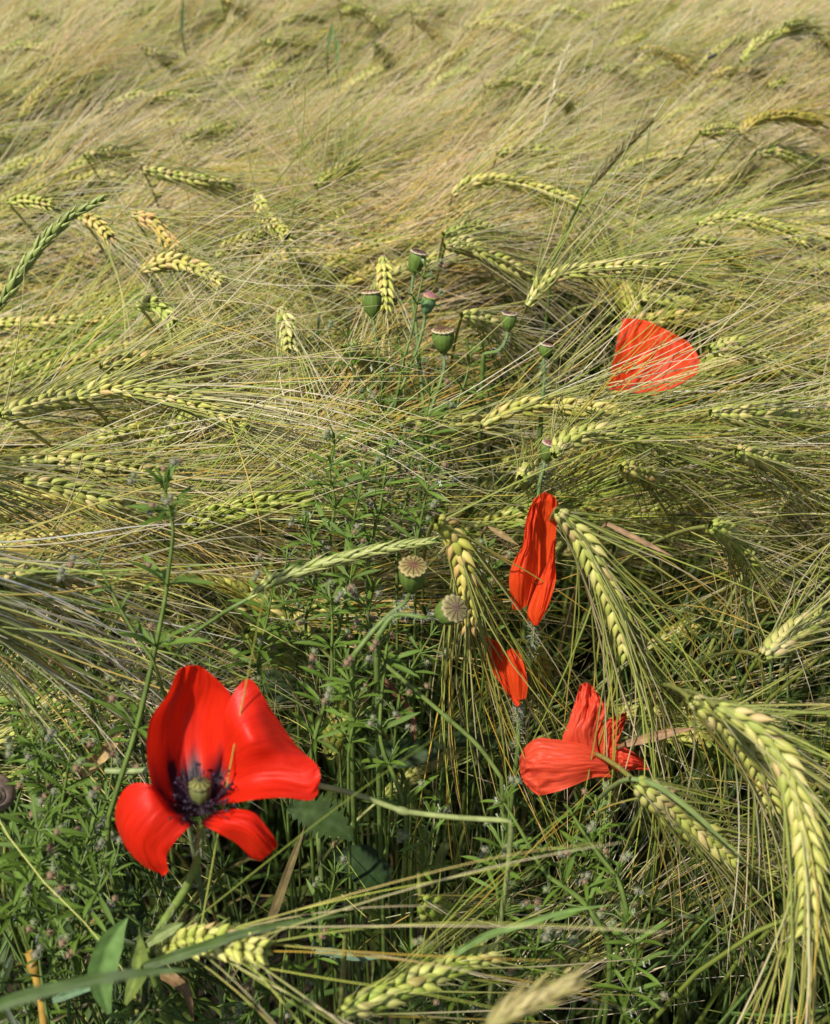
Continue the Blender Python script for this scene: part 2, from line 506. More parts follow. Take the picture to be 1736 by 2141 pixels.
def barley(pts, label, D=None, seed=None, tint=(1, 1, 1), awn_tint=(1, 1, 1), away=1, roll=0., L=.092, spread=14, grav=.30, wind=None, awn=.125, keep=1., pal=AWN_PAL, single=None, dz=0., face=None, curl=1., gscale=1.0, sx=0., bk=.6, aw=1.0):
    rng = random.Random(seed if seed is not None else int(pts[0][0] * 7 + pts[0][1]))
    ys = [p[1] for p in pts]
    if D is None: D = plane_depth(sum(ys) / len(ys))
    q = [np.array(p) for p in pts]
    l2 = sum(np.linalg.norm(q[i + 1] - q[i]) for i in range(len(q) - 1)) * D / FPX
    dd = math.sqrt(max(L * L - l2 * l2, 0)) * .85
    dd = min(dd, .05) * away + dz
    k = np.linspace(-.5, .5, len(pts))
    W = [px(p[0], p[1], D + dd * kk) for p, kk in zip(pts, k)]
    S = resample(catmull(W, 40), 48)
    ln = plen(S)
    if bk == .6 and D > .95: bk = .35
    nodes = max(10, int(round(ln / .0032)))
    fc = nrm(CP - S[len(S) // 2]) if face is None else np.array(face, float)
    gscale *= rng.uniform(.93, 1.06)
    mats, a0, aT, aR = ear_layout(S, rng, fc, roll + rng.uniform(-.5, .5), nodes, 0.0098 * gscale, .0051 * gscale)
    base = S[0]; tdir = nrm(S[3] - S[0])
    hang = max(0., min(1., -tdir[2] * 1.6 + .25))
    lean = .40
    gx = base[0] - tdir[0] * .06 + sx + rng.uniform(-.04, .04); gy = base[1] + lean + rng.uniform(-.02, .05)
    G = np.array((gx, gy, 0.0))
    root = thing("barley_plant", G, label, "barley plant", BG)
    # stem: from the ground up, bending over into the ear
    p2 = base - tdir * .014; p2[2] = min(p2[2], base[2] + .004)
    ST = bez(G, G + np.array((0, -.04, base[2] * .38)), p2 + np.array((sx * .3, .22, -.175)), base, 26)
    V, F, C = stem_tube(ST, .0019, .0012, GREEN_ST, YEL_ST)
    part("stem", mesh_from("stem", V, F, C, M_STRAW), root, None, G)
    # one stem leaf
    Lp = ST[9]; az = rng.uniform(0, 6.28); dv = np.array((math.cos(az), math.sin(az), .0))
    BL = bez(Lp, Lp + dv * .03 + np.array((0, 0, .06)), Lp + dv * .09 + np.array((0, 0, .07)), Lp + dv * .16 + np.array((0, 0, -.05)), 9)
    wdt = .009 * np.sin(np.linspace(.5, math.pi, 9)) ** .8 + .0004
    V, F, C = ribbon(BL, wdt, np.tile(np.cross(dv, (0, 0, 1.)), (9, 1)), .3, np.tile(rgba((.07, .10, .017), rng.uniform(.8, 1.3)), (9, 1)))
    part("leaf", mesh_from("leaf", V, F, C, M_LEAF), root, None, G)
    V, F, C = stem_tube(S, .0028, .0018, (.26, .28, .07), (.36, .34, .12), 7)
    ear = part("ear", mesh_from("rachis", V, F, C, M_STRAW), root, None, G)
    if single is None: single = D < .93
    if single:
        for j, M in enumerate(mats):
            o = bpy.data.objects.new("grain", GRAIN_ME if j % 3 else GRAIN_ME_B)
            COL.objects.link(o); o.parent = ear
            MM = M.copy(); MM[:3, 3] -= G
            o.matrix_basis = Matrix(MM.tolist())
            o.color = (*tint, 1)
        GRAIN_COUNT[0] += len(mats)
    else:
        V, F, C = joined_grains(mats, rng, False)
        o = part("grains", mesh_from("grains", V, F, C, M_GRAIN), ear, 'stuff', G)
        o.color = (*tint, 1)
    P, rad, col = awn_strands(a0, aT, aR, rng, awn, spread, grav, wind, 9, pal, keep, aw, curl, fc, bk)
    V, F, C = tubes(P, rad, 3, col)
    if D < 1.0:                              # the thin glumes between the grains
        P2, r2, c2 = awn_strands(np.array([m[:3, 3] for m in mats]), nrm(aT + aR * .35), aR, rng, .0150, 10, .1, None, 4, [((.52, .50, .22), 3), ((.62, .54, .34), 2), ((.40, .44, .13), 2)], .8, .75)
        g = MB(); g.add(V, F, C); g.add(*tubes(P2, r2, 3, c2)); V, F, C = g.arrays()
    aw = part("awns", mesh_from("awns", V, F, C, M_AWN), ear, 'stuff', G)
    aw.color = (*awn_tint, 1)
    BARLEY.append((root, ln, D))
    return root

YEL = (1, 1, 1); STR = (1.12, .95, .95); GRN = (.80, .95, .75); BRN = (.85, .70, .48); PINK = (1.15, .86, .85); PALE = (1.1, 1.08, 1.35)
B = barley
# --- lower right and centre
B([(1165, 1068), (1205, 1110), (1255, 1200), (1290, 1280), (1312, 1362)], "plump yellow-green barley ear hanging beside the tall folded red poppy", .56, awn=.20, grav=.75, spread=17, pal=AWN_PAL_GREEN, wind=(-.02, 0, -.05), L=.09, seed=11, sx=.10, bk=.8, aw=1.2)
B([(912, 1088), (938, 1105), (965, 1170), (976, 1240), (980, 1305)], "ripe yellow barley ear hanging down behind the two upturned seed capsules", .575, awn=.23, grav=.62, spread=13, wind=(.07, -.01, 0), bk=.7, aw=1.2, tint=(1.08, .98, .8), pal=AWN_PAL_GREEN, L=.075, seed=12)
B([(1500, 1478), (1575, 1515), (1640, 1600), (1680, 1720), (1692, 1830), (1690, 1935)], "largest barley ear, arching down along the right edge of the field", .47, awn=.165, grav=.5, spread=16, pal=AWN_PAL_GREEN, tint=(.98, .97, 1.0), seed=13, gscale=1.05, sx=.12, bk=.6, aw=1.15)
B([(1445, 1462), (1505, 1500), (1555, 1555), (1592, 1615), (1615, 1690)], "smaller barley ear tucked under the largest arching ear", .515, awn=.13, grav=.4, spread=14, seed=14, sx=.12)
B([(1330, 1635), (1390, 1680), (1455, 1735), (1530, 1795)], "barley ear drooping below the crumpled red poppy under a pale blade", .53, awn=.14, grav=.4, spread=15, seed=15, pal=AWN_PAL_GREEN)
B([(335, 1990), (400, 1968), (470, 1970), (545, 1988)], "pale barley ear lying low below the big poppy's hairy stem", .46, awn=.17, grav=.12, spread=17, seed=16, keep=.45, curl=.4, aw=.85, bk=.08, gscale=1.02, pal=AWN_PAL_GREEN, tint=(1.0, 1.08, 1.0), away=-1)
B([(712, 2120), (790, 2085), (868, 2050), (945, 2020), (1015, 1995)], "soft yellow-green barley ear at the bottom beside the blurred grass head", .49, awn=.15, grav=.12, spread=16, seed=17, keep=.55, curl=.4, aw=.85, bk=.12, gscale=1.02, pal=AWN_PAL_GREEN, tint=(.9, 1.02, .8))
B([(1160, 952), (1178, 926), (1248, 905), (1318, 915), (1388, 938)], "bright barley ear arching just behind the small capsule above the folded poppy", .69, awn=.16, grav=.18, spread=12, seed=18, pal=AWN_PAL_GREEN, wind=(.05, 0, .02))
B([(1008, 890), (1062, 860), (1118, 848), (1195, 850), (1275, 862), (1350, 882)], "golden barley ear stretched under the lone red petal fan", .74, awn=.19, grav=.0, spread=15, seed=19, tint=(1.05, .98, .9), wind=(.03, .03, .10))
B([(845, 882), (905, 888), (965, 886), (1030, 882)], "half-hidden yellow barley ear at the foot of the capsule stems", .755, awn=.14, grav=.15, seed=20)
B([(1103, 640), (1132, 598), (1178, 572), (1268, 560), (1343, 557), (1396, 562)], "long upright-grained barley ear with a brown base above the red petal fan", .83, awn=.17, grav=.12, spread=13, seed=21, pal=AWN_PAL_GREEN, L=.11)
B([(930, 515), (968, 512), (1018, 535), (1068, 560), (1108, 576)], "barley ear sloping down just right of the tallest poppy capsule", .90, awn=.13, seed=22, spread=10)
B([(946, 408), (978, 386), (1033, 376), (1093, 384), (1148, 401), (1210, 428)], "arched pale yellow barley ear below the dark leaning foxtail spike", 1.02, awn=.15, seed=23, tint=(1.08, 1.03, 1.0), single=True)
B([(538, 402), (555, 446), (575, 472), (600, 497)], "barley ear facing the viewer with awns fanned all around it", .92, awn=.15, seed=24, spread=42, away=-1, grav=.25, L=.08, pal=AWN_PAL_GREEN)
B([(278, 450), (320, 464), (345, 497), (378, 530)], "pinkish straw barley ear in the dark hollow by the green wheat spike", .89, awn=.13, seed=25, tint=PINK, bk=.12, away=-.35)
B([(300, 564), (350, 547), (400, 557), (455, 584)], "cream barley ear below the pinkish straw one", .86, awn=.14, seed=26, tint=(1.12, 1.02, 1.05), bk=.12, away=-.35)
B([(288, 638), (325, 638), (362, 674)], "short green barley ear below the cream one in the hollow", .81, awn=.13, seed=27, tint=GRN, L=.075, bk=.12, away=-.35)
B([(455, 538), (492, 512), (540, 490)], "barley ear pointing up right towards the fanned ear", .93, awn=.14, seed=28, L=.08, single=True, bk=.12, away=-.35)
B([(800, 540), (804, 582), (806, 640)], "barley ear hanging straight down left of the tallest capsule", .84, awn=.14, grav=.8, seed=29, L=.075, spread=22, tint=(1.06, 1.06, .9), bk=.12, away=-.35)
B([(588, 645), (600, 682), (606, 724)], "faded straw barley ear half covered by crossing awns at mid-field", .80, awn=.13, seed=30, tint=PALE, grav=.5, bk=.12, away=-.35)
B([(165, 830), (225, 812), (280, 817), (350, 828), (425, 848), (502, 884)], "longest pale barley ear lying across the left side of the field", .68, awn=.17, grav=.12, spread=11, seed=31, tint=(1.06, 1.03, .95), L=.10)
B([(0, 868), (60, 852), (120, 838), (182, 832)], "barley ear leading into the longest pale ear from the left edge", .69, awn=.16, grav=.1, seed=32)
B([(212, 768), (280, 752), (357, 755), (432, 770)], "thin barley ear under dense awns above the longest pale ear", .75, awn=.15, grav=.1, seed=33, tint=(1.1, 1.0, .9))
B([(42, 965), (120, 962), (215, 973), (280, 983), (347, 994)], "yellow barley ear above the cleavers tip, partly covered by awns", .66, awn=.16, grav=.12, seed=34)
B([(48, 1008), (120, 1018), (215, 1046), (265, 1060), (322, 1080)], "yellow barley ear pointing at the cleavers tip from its left", .635, awn=.16, grav=.15, seed=35)
B([(0, 1226), (60, 1208), (110, 1200), (192, 1210)], "barley ear at the left edge above the snail shell", .56, awn=.17, grav=.3, seed=36, spread=20)
B([(718, 730), (755, 742), (797, 764)], "small dark barley ear low behind the capsule group", .79, awn=.12, seed=37, tint=GRN, L=.07)
B([(966, 660), (1003, 668), (1043, 692), (1070, 714)], "barley ear ending beside the small capsule on a bent stem", .80, awn=.13, seed=38)
B([(1460, 468), (1518, 452), (1578, 462), (1643, 482), (1676, 499)], "pale arched barley ear in the awns left of the field's right edge", .99, awn=.15, seed=39, tint=(1.05, 1.05, 1.0))
B([(1446, 502), (1493, 512), (1533, 537), (1568, 562), (1595, 579)], "barley ear just below the pale arched one at upper right", .935, awn=.14, seed=40, single=True)
B([(1486, 732), (1538, 722), (1588, 747), (1650, 783)], "barley ear right of the lone red petal fan", .80, awn=.14, seed=41)
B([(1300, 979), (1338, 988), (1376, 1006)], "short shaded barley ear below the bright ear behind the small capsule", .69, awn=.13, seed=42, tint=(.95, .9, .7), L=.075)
B([(1485, 1100), (1513, 1110), (1538, 1136), (1572, 1184)], "greenish barley ear in the long drooping awns at right", .61, awn=.14, seed=43, tint=(.9, .95, .75))
B([(1596, 1374), (1648, 1328), (1712, 1290)], "whitish barley ear crossed by drying awns at the right edge", .57, awn=.13, seed=44, tint=(1.0, .98, 1.1), L=.08, sx=.10)
B([(518, 1318), (550, 1346), (604, 1390)], "shaded green barley ear low in the gap above the big poppy", .63, awn=.10, seed=45, tint=(.75, .85, .55), L=.075, keep=.5)  # dark tint puts the shadow of the gap into the grains
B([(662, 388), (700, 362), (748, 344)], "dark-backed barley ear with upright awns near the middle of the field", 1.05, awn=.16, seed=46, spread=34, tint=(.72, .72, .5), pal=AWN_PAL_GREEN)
B([(928, 490), (985, 475), (1052, 486)], "green barley ear in the hollow under the arched pale yellow ear", .98, awn=.12, seed=47, tint=GRN)
B([(298, 355), (380, 370), (482, 386)], "barley ear crossed by golden awns above the pinkish straw one", 1.07, awn=.14, seed=48)
B([(380, 290), (440, 275), (507, 262)], "yellow barley ear in the feathery awns at upper left centre", 1.26, awn=.14, seed=49)
B([(88, 196), (150, 166), (217, 147)], "bright green barley ear slanting up at the upper left edge", 1.48, awn=.13, seed=50, tint=(.85, 1.05, .7))
B([(240, 212), (300, 200), (415, 205)], "barley ear right of the bright green slanting one", 1.40, awn=.14, seed=51)
B([(-5, 107), (50, 95), (132, 105)], "yellow arched barley ear at the far upper left edge", 1.52, awn=.14, seed=52)
B([(58, 30), (100, 40), (152, 66)], "barley ear sloping down near the top left corner", 1.62, awn=.14, seed=53)
B([(298, 100), (340, 120), (367, 147)], "small barley ear tip in the blurred awns at upper left", 1.5, awn=.14, seed=54)
B([(462, -2), (500, 20), (543, 52)], "straw barley ear sloping down at the top edge left of centre", 1.64, awn=.14, seed=55, tint=STR)
B([(548, 88), (600, 88), (657, 96)], "barley ear level beside the dark weed tips near the top", 1.53, awn=.14, seed=56)
B([(593, 46), (635, 36), (672, 43)], "small arched barley ear near the top centre", 1.60, awn=.14, seed=57)
B([(713, 26), (750, 20), (802, 56)], "barley ear sloping right just left of the top centre gap", 1.62, awn=.14, seed=58)
B([(783, 90), (800, 112), (814, 138)], "pale barley ear pointing down above the centre of the field", 1.52, awn=.14, seed=59, tint=PALE)
B([(1123, 42), (1168, 20), (1208, 30), (1242, 50)], "arched barley ear left of the top of the pale grass spike", 1.60, awn=.15, seed=60, tint=(1, 1.05, .9))
B([(970, 56), (1043, 50), (1120, 72)], "low arched barley ear left of the pale grass spike", 1.56, awn=.14, seed=61)
B([(1083, 138), (1108, 113), (1148, 105), (1200, 113)], "barley ear arching behind the tip of the pale grass spike", 1.46, awn=.15, seed=62)
B([(1016, 181), (1058, 170), (1136, 179)], "level barley ear left of the pale grass spike's lower part", 1.38, awn=.14, seed=63)
B([(1256, 145), (1293, 145), (1330, 172)], "barley ear sloping down between the pale spike and the fly", 1.43, awn=.14, seed=64)
B([(1490, 157), (1528, 147), (1586, 156)], "straw barley ear under the small dark fly", 1.43, awn=.14, seed=65, tint=STR)
B([(1550, 127), (1588, 86), (1630, 69), (1675, 66)], "barley ear rising to the upper right corner from its left", 1.42, awn=.14, seed=66)
B([(1643, 50), (1688, 50), (1742, 97)], "barley ear bending down at the upper right corner", 1.43, awn=.14, seed=67)
B([(1546, 278), (1588, 250), (1648, 240), (1716, 252)], "brown ripe barley ear arched near the right edge", 1.12, awn=.15, seed=68, tint=BRN, awn_tint=(1.05, .92, .75))
B([(1465, 276), (1513, 270), (1556, 271)], "yellow barley ear running into the brown ripe one", 1.18, awn=.14, seed=69)
B([(1580, 321), (1628, 317), (1668, 330), (1710, 346)], "yellow barley ear below the brown ripe one", 1.16, awn=.14, seed=70)
B([(1160, 200), (1188, 218), (1190, 247)], "barley ear hanging just right of the pale grass spike", 1.32, awn=.14, seed=71, grav=.6)
B([(1500, 36), (1538, 25), (1590, 39)], "faint barley ear near the top edge above the fly", 1.64, awn=.14, seed=72)
B([(1336, 100), (1393, 110), (1450, 142)], "straw barley ear sloping down towards the small dark fly", 1.5, awn=.14, seed=73, tint=STR)
B([(1040, 321), (1093, 315), (1160, 313)], "level barley ear behind the arched pale yellow ear", 1.16, awn=.14, seed=74)
B([(1100, 154), (1168, 145), (1226, 140)], "barley ear crossing behind the pale grass spike", 1.44, awn=.14, seed=75, tint=(1, 1.05, .95))
B([(1606, 181), (1640, 176), (1672, 187)], "dim barley ear at the right between the corner ears and the brown one", 1.38, awn=.14, seed=76, tint=(.9, .9, .8))
B([(866, 40), (898, 60), (946, 108)], "straw barley ear sloping right from the top centre", 1.56, awn=.14, seed=77, tint=STR)
B([(862, 27), (895, 22), (924, 27)], "small level barley ear at the top centre", 1.64, awn=.14, seed=78)
B([(880, 1886), (923, 1905), (972, 1924)], "small dark green barley ear low under the crossing green stems", .54, awn=.14, seed=79, tint=(.7, .85, .5), L=.07)
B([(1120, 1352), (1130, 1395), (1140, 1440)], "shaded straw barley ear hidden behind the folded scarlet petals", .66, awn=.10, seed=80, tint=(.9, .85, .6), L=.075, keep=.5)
B([(690, 1580), (702, 1530), (722, 1474)], "deeply shaded barley ear standing behind the cleavers near the big poppy", .66, awn=.10, seed=81, tint=(.7, .75, .45), L=.075, keep=.5)  # grain tint darkened to carry the shade behind the cleavers
B([(1540, 944), (1590, 958), (1645, 972)], "pale barley ear under the long golden awns at right", .70, awn=.14, seed=82, tint=(1.05, 1.05, 1.0))
B([(1486, 864), (1568, 868), (1640, 872), (1722, 882)], "thin barley ear lying level in the golden awns right of centre", .735, awn=.14, seed=83)
B([(1090, 1001), (1104, 990), (1120, 978)], "small yellow barley ear peeping out below the small capsule", .69, awn=.12, seed=84, L=.07, single=False)
B([(15, 424), (55, 420), (102, 427)], "dim barley ear behind the green wheat spike's middle", 1.0, awn=.14, seed=85, bk=.12, away=-.35)
B([(168, 455), (195, 462), (228, 492)], "barley ear hanging just under the green wheat spike's tip", .93, awn=.14, seed=86, tint=STR, bk=.12, away=-.35)
B([(178, 327), (220, 322), (264, 320)], "pale barley ear above the green wheat spike's tip", 1.13, awn=.14, seed=87)

B([(-330, 1120), (-240, 1140), (-150, 1175), (-60, 1225)], "barley ear just outside the left edge whose pale awns sweep in over the weeds", .50, awn=.21, grav=.30, spread=11, seed=91, awn_tint=(1.3, 1.34, 1.6), aw=1.35, bk=.9, keep=1.0)
B([(-300, 1190), (-210, 1215), (-120, 1260), (-40, 1310)], "lower barley ear outside the left edge with pale sweeping awns", .49, awn=.21, grav=.35, spread=11, seed=92, awn_tint=(1.3, 1.34, 1.6), aw=1.35, bk=.9, keep=1.0)
B([(-260, 960), (-170, 965), (-90, 985), (-20, 1010)], "barley ear outside the left edge level with the cleavers tip", .58, awn=.20, grav=.2, spread=12, seed=93)

# ------------------------------------------------------------------ barley: the rest of the field
def proto_arrays(seed, e0, e1, awnlen, low):
    """one whole plant in local coordinates, root at the origin, ear nodding towards +X, ear base near z = .74"""
    rng = random.Random(seed)
    n = 40
    L = rng.uniform(.080, .10)
    ang = np.radians(np.linspace(e0, e1, n))
    yaw = np.radians(np.linspace(0, rng.uniform(-25, 25), n))
    d = np.stack([np.cos(ang) * np.cos(yaw), np.cos(ang) * np.sin(yaw), np.sin(ang)], -1)
    base = np.array((.10, 0, .745))
    S = base + np.concatenate((np.zeros((1, 3)), np.cumsum(d[:-1] * L / (n - 1), 0)))
    mats, a0, T, R = ear_layout(S, rng, nrm(np.array((0, -.6, .8))), rng.uniform(-.6, .6), 22 if low else 27)
    P, rad, col = awn_strands(a0, T, R, rng, awnlen, 11, .02, (.03, 0, .03), 6 if low else 8, AWN_PAL, .80 if low else .9, 1.0, .8, nrm(np.array((0, -.5, .85))), .35)
    t0 = np.array((math.cos(math.radians(e0)), 0, math.sin(math.radians(e0))))
    ST = bez(np.zeros(3), np.array((0, 0, .5)), base - t0 * .12, base, 10)
    return dict(S=S, mats=mats, awn=(P, rad, col), stem=ST, rng=rng)

PROTO_ANG = [(40, -5), (30, -20), (20, -5), (15, -30), (35, 0), (15, -42), (5, -15), (45, -20), (25, -10), (5, -5), (35, -32), (0, -30)]
KIND = []
for i, (e0, e1) in enumerate(PROTO_ANG):
    p = proto_arrays(500 + i, e0, e1, .18, False)
    V, F, C = stem_tube(p['stem'], .0018, .0012, GREEN_ST, YEL_ST)
    sm = mesh_from("stem", V, F, C, M_STRAW)
    V, F, C = stem_tube(p['S'], .0026, .0016, (.26, .28, .07), (.36, .34, .12), 6)
    em = mesh_from("rachis", V, F, C, M_STRAW)
    V, F, C = joined_grains(p['mats'], p['rng'], True)
    gm = mesh_from("grains", V, F, C, M_GRAIN)
    V, F, C = tubes(*p['awn'][:2], 3, p['awn'][2])
    am = mesh_from("awns", V, F, C, M_AWN)
    KIND.append((sm, em, gm, am))

def in_poly(x, y, poly):
    c = False; j = len(poly) - 1
    for i in range(len(poly)):
        xi, yi = poly[i]; xj, yj = poly[j]
        if (yi > y) != (yj > y) and x < (xj - xi) * (y - yi) / (yj - yi) + xi: c = not c
        j = i
    return c
HOLLOWS = [[(360, 370), (560, 380), (520, 470), (360, 460)], [(900, 430), (1110, 440), (1120, 640), (900, 620)], [(1130, 640), (1300, 600), (1290, 780), (1120, 760)], [(1400, 560), (1736, 600), (1736, 720), (1480, 690)],
           [(0, 1090), (420, 1100), (420, 1240), (0, 1240)], [(1150, 960), (1500, 980), (1560, 1100), (1160, 1080)], [(180, 140), (300, 170), (260, 250), (120, 250)], [(960, 70), (1110, 60), (1100, 130), (980, 130)], [(1580, 270), (1736, 290), (1736, 350), (1570, 330)]]
def clearing(x, y):
    """chance that a barley plant stands where the photograph shows this spot, and how far its ear is lowered"""
    if y > 1240 and 0 <= x < 900: return 0.0, 0
    if y > 1090 and x < 0: return (.0, 0) if y > 1300 else (.3, .14)
    if y > 1700: return .05, .2
    if in_poly(x, y, [(640, 640), (1120, 640), (1160, 800), (1000, 1010), (900, 1260), (560, 1260), (640, 1000)]): return .10, .16
    if y > 1090 and 860 < x < 1500: return .06, .18
    if y > 1090 and x >= 1500: return .30, .10
    if in_poly(x, y, [(230, 470), (520, 430), (560, 600), (300, 700), (180, 600)]): return .45, .08
    for poly in HOLLOWS:
        if in_poly(x, y, poly): return .12, .17
    return (.16, .17) if 330 < y < 1100 and noise.noise(Vector((x / 190, y / 110, 4))) > .12 else (1.0, .035)
FR = random.Random(77)
spots = []
y = .22
cell = .047
while y < 3.0:
    x = -.30 - .5 * y
    while x < .30 + .5 * y:
        spots.append((x + FR.uniform(-.5, .5) * cell, y + FR.uniform(-.5, .5) * cell)); x += cell
    y += cell
inside, outside = [], []
for (gx, gy) in spots:
    az = .10 + (.45 if gx < .15 else .0) * max(0, min(1, (gy - .6) / .5)) + .55 * noise.noise(Vector((gx * 1.7, gy * 1.5, 7))) + FR.gauss(0, .24)
    if FR.random() < .07: az = FR.uniform(-3.1, 3.1)
    hx = gx + math.cos(az) * .13; hy = gy + math.sin(az) * .13
    X, Y, Dd = to_px((hx, hy, .76))
    infr = -40 < X < W_ + 40 and -25 < Y < H_ + 60
    low = .02
    if -900 < X < W_ + 120 and Y < H_ + 2500 and Dd > 0:
        ch, low = clearing(X, Y)
        if FR.random() > ch: continue
    # the swell of the crop: broad waves in its height
    wv = .025 * noise.noise(Vector((gx * 2.2, gy * 1.6, 0))) + FR.gauss(0, .014)
    s = (.765 - low + wv) / .76
    s = max(.6, min(1.06, s))
    Dhead = Dd
    tint = FR.choice([(1, 1, 1), (1.05, 1, .95), (.92, .95, .8), (1.08, .98, .95), (.85, .95, .7), (1.05, .95, .8)])
    (inside if infr else outside).append((gx, gy, az, s, Dhead, tint, FR.randrange(len(KIND)), low))
inside.sort(key=lambda v: v[4])
# those that show largest become plants of their own, the rest one mass
N_IND = 210
ind, rest = inside[:N_IND], inside[N_IND:]
protos = {}
FILL = []
for (gx, gy, az, s, Dd, tint, k, low) in ind:
    if k not in protos:
        sm, em, gm, am = KIND[k]
        r = link("barley_plant", None); r.empty_display_size = .02
        st = link("stem", sm, r); e = link("ear", em, r)
        g = link("grains", gm, e); g['kind'] = 'stuff'; a = link("awns", am, e); a['kind'] = 'stuff'
        KIDS[r] = None
        protos[k] = (r, [st], e, [g, a])
        root, sts, ee, kids2 = protos[k]
    else:
        r0, sts0, e0_, k0 = protos[k]
        root = r0.copy(); COL.objects.link(root)
        for o in sts0:
            c = o.copy(); c.parent = root; COL.objects.link(c)
        ee = e0_.copy(); ee.parent = root; COL.objects.link(ee)
        kids2 = []
        for o in k0:
            c = o.copy(); c.parent = ee; COL.objects.link(c); kids2.append(c)
    root.location = (gx, gy, 0); root.rotation_euler = (0, 0, az); root.scale = (1, 1, s)
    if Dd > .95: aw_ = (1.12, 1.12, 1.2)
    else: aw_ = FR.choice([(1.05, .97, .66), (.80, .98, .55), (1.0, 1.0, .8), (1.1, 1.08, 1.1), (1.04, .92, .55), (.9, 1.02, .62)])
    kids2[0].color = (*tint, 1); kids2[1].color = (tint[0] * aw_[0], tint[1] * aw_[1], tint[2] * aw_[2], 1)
    FILL.append((root, gx + math.cos(az) * .13, gy + math.sin(az) * .13, .74 * s, tint, Dd))
KIDS.clear()
LANDMARKS = [(1240, 1200, "the plump hanging ear"), (955, 1180, "the ripe hanging ear"), (1660, 1700, "the largest arching ear"), (1545, 1560, "the second arching ear"), (1430, 1710, "the drooping ear"),
    (1365, 745, "the lone red petal fan"), (1120, 1165, "the tall folded poppy"), (1060, 1400, "the half-hidden poppy"), (1215, 1550, "the crumpled poppy"), (875, 548, "the tallest capsule"), (778, 632, "the squat capsule"),
    (897, 630, "the purplish young capsule"), (927, 710, "the biggest capsule"), (1063, 670, "the bent-stemmed capsule"), (1143, 726, "the narrow capsule"), (1148, 935, "the small lower capsule"), (1270, 915, "the bright ear by the lower capsule"),
    (1120, 850, "the golden stretched ear"), (1250, 575, "the brown-based long ear"), (1020, 540, "the ear sloping from the tallest capsule"), (1080, 390, "the arched pale yellow ear"), (570, 450, "the fanned ear"), (335, 490, "the pinkish straw ear"),
    (380, 560, "the cream ear"), (325, 655, "the short green ear"), (500, 512, "the ear pointing at the fanned one"), (803, 590, "the straight hanging ear"), (600, 685, "the faded straw ear"), (330, 830, "the longest pale ear"), (90, 850, "the left edge ear"),
    (320, 755, "the thin covered ear"), (200, 975, "the yellow ear over the cleavers tip"), (200, 1045, "the ear pointing at the cleavers tip"), (345, 1100, "the tallest cleavers shoot"), (110, 520, "the green wheat spike"), (705, 365, "the dark-backed ear"),
    (390, 372, "the ear under golden awns"), (445, 276, "the feathery-awned ear"), (1570, 465, "the pale arched ear"), (1520, 530, "the ear below the pale arched one"), (1570, 745, "the ear by the petal fan"), (1340, 990, "the short shaded ear"),
    (1530, 1140, "the greenish drooping ear"), (1655, 1330, "the whitish ear"), (1300, 320, "the foxtail spike"), (1160, 190, "the pale grass spike"), (1640, 255, "the brown ripe ear"), (1590, 960, "the pale low ear at right"), (1600, 870, "the thin level ear"),
    (150, 165, "the bright green slanting ear"), (300, 205, "the ear by the green slanting one"), (690, 100, "the dark weed tips"), (1490, 118, "the tiny fly"), (990, 480, "the hollow green ear"), (220, 323, "the pale ear over the wheat spike"), (840, 900, "the capsule stems' foot"), (640, 1180, "the lying green spike"), (1090, 316, "the level ear behind the arched one")]
USED = {}
for (root, hx, hy, hz, tint, Dd) in FILL:
    X, Y, _ = to_px((hx, hy, hz))
    tone = {(1, 1, 1): "yellowish", (1.05, 1, .95): "pale yellow", (.92, .95, .8): "dull green", (1.08, .98, .95): "straw", (.85, .95, .7): "green", (1.05, .95, .8): "golden"}[tint]
    done = False
    for lx, ly, nm in sorted(LANDMARKS, key=lambda q: (q[0] - X) ** 2 + (q[1] - Y) ** 2)[:9]:
        dx, dy = X - lx, Y - ly
        a = math.degrees(math.atan2(-dy, dx)) % 360
        dirn = ["right of", "above and right of", "above", "above and left of", "left of", "below and left of", "below", "below and right of"][int((a + 22.5) // 45) % 8]
        dist = math.hypot(dx, dy)
        near = "just " if dist < 45 else ("" if dist < 110 else "far ")
        lab = f"{tone} barley ear sunk in awns {near}{dirn} {nm}"
        if lab not in USED and len(lab.split()) <= 16:
            USED[lab] = 1; done = True; break
    tag(root, lab, "barley plant", "barley plants half sunk in the awns")

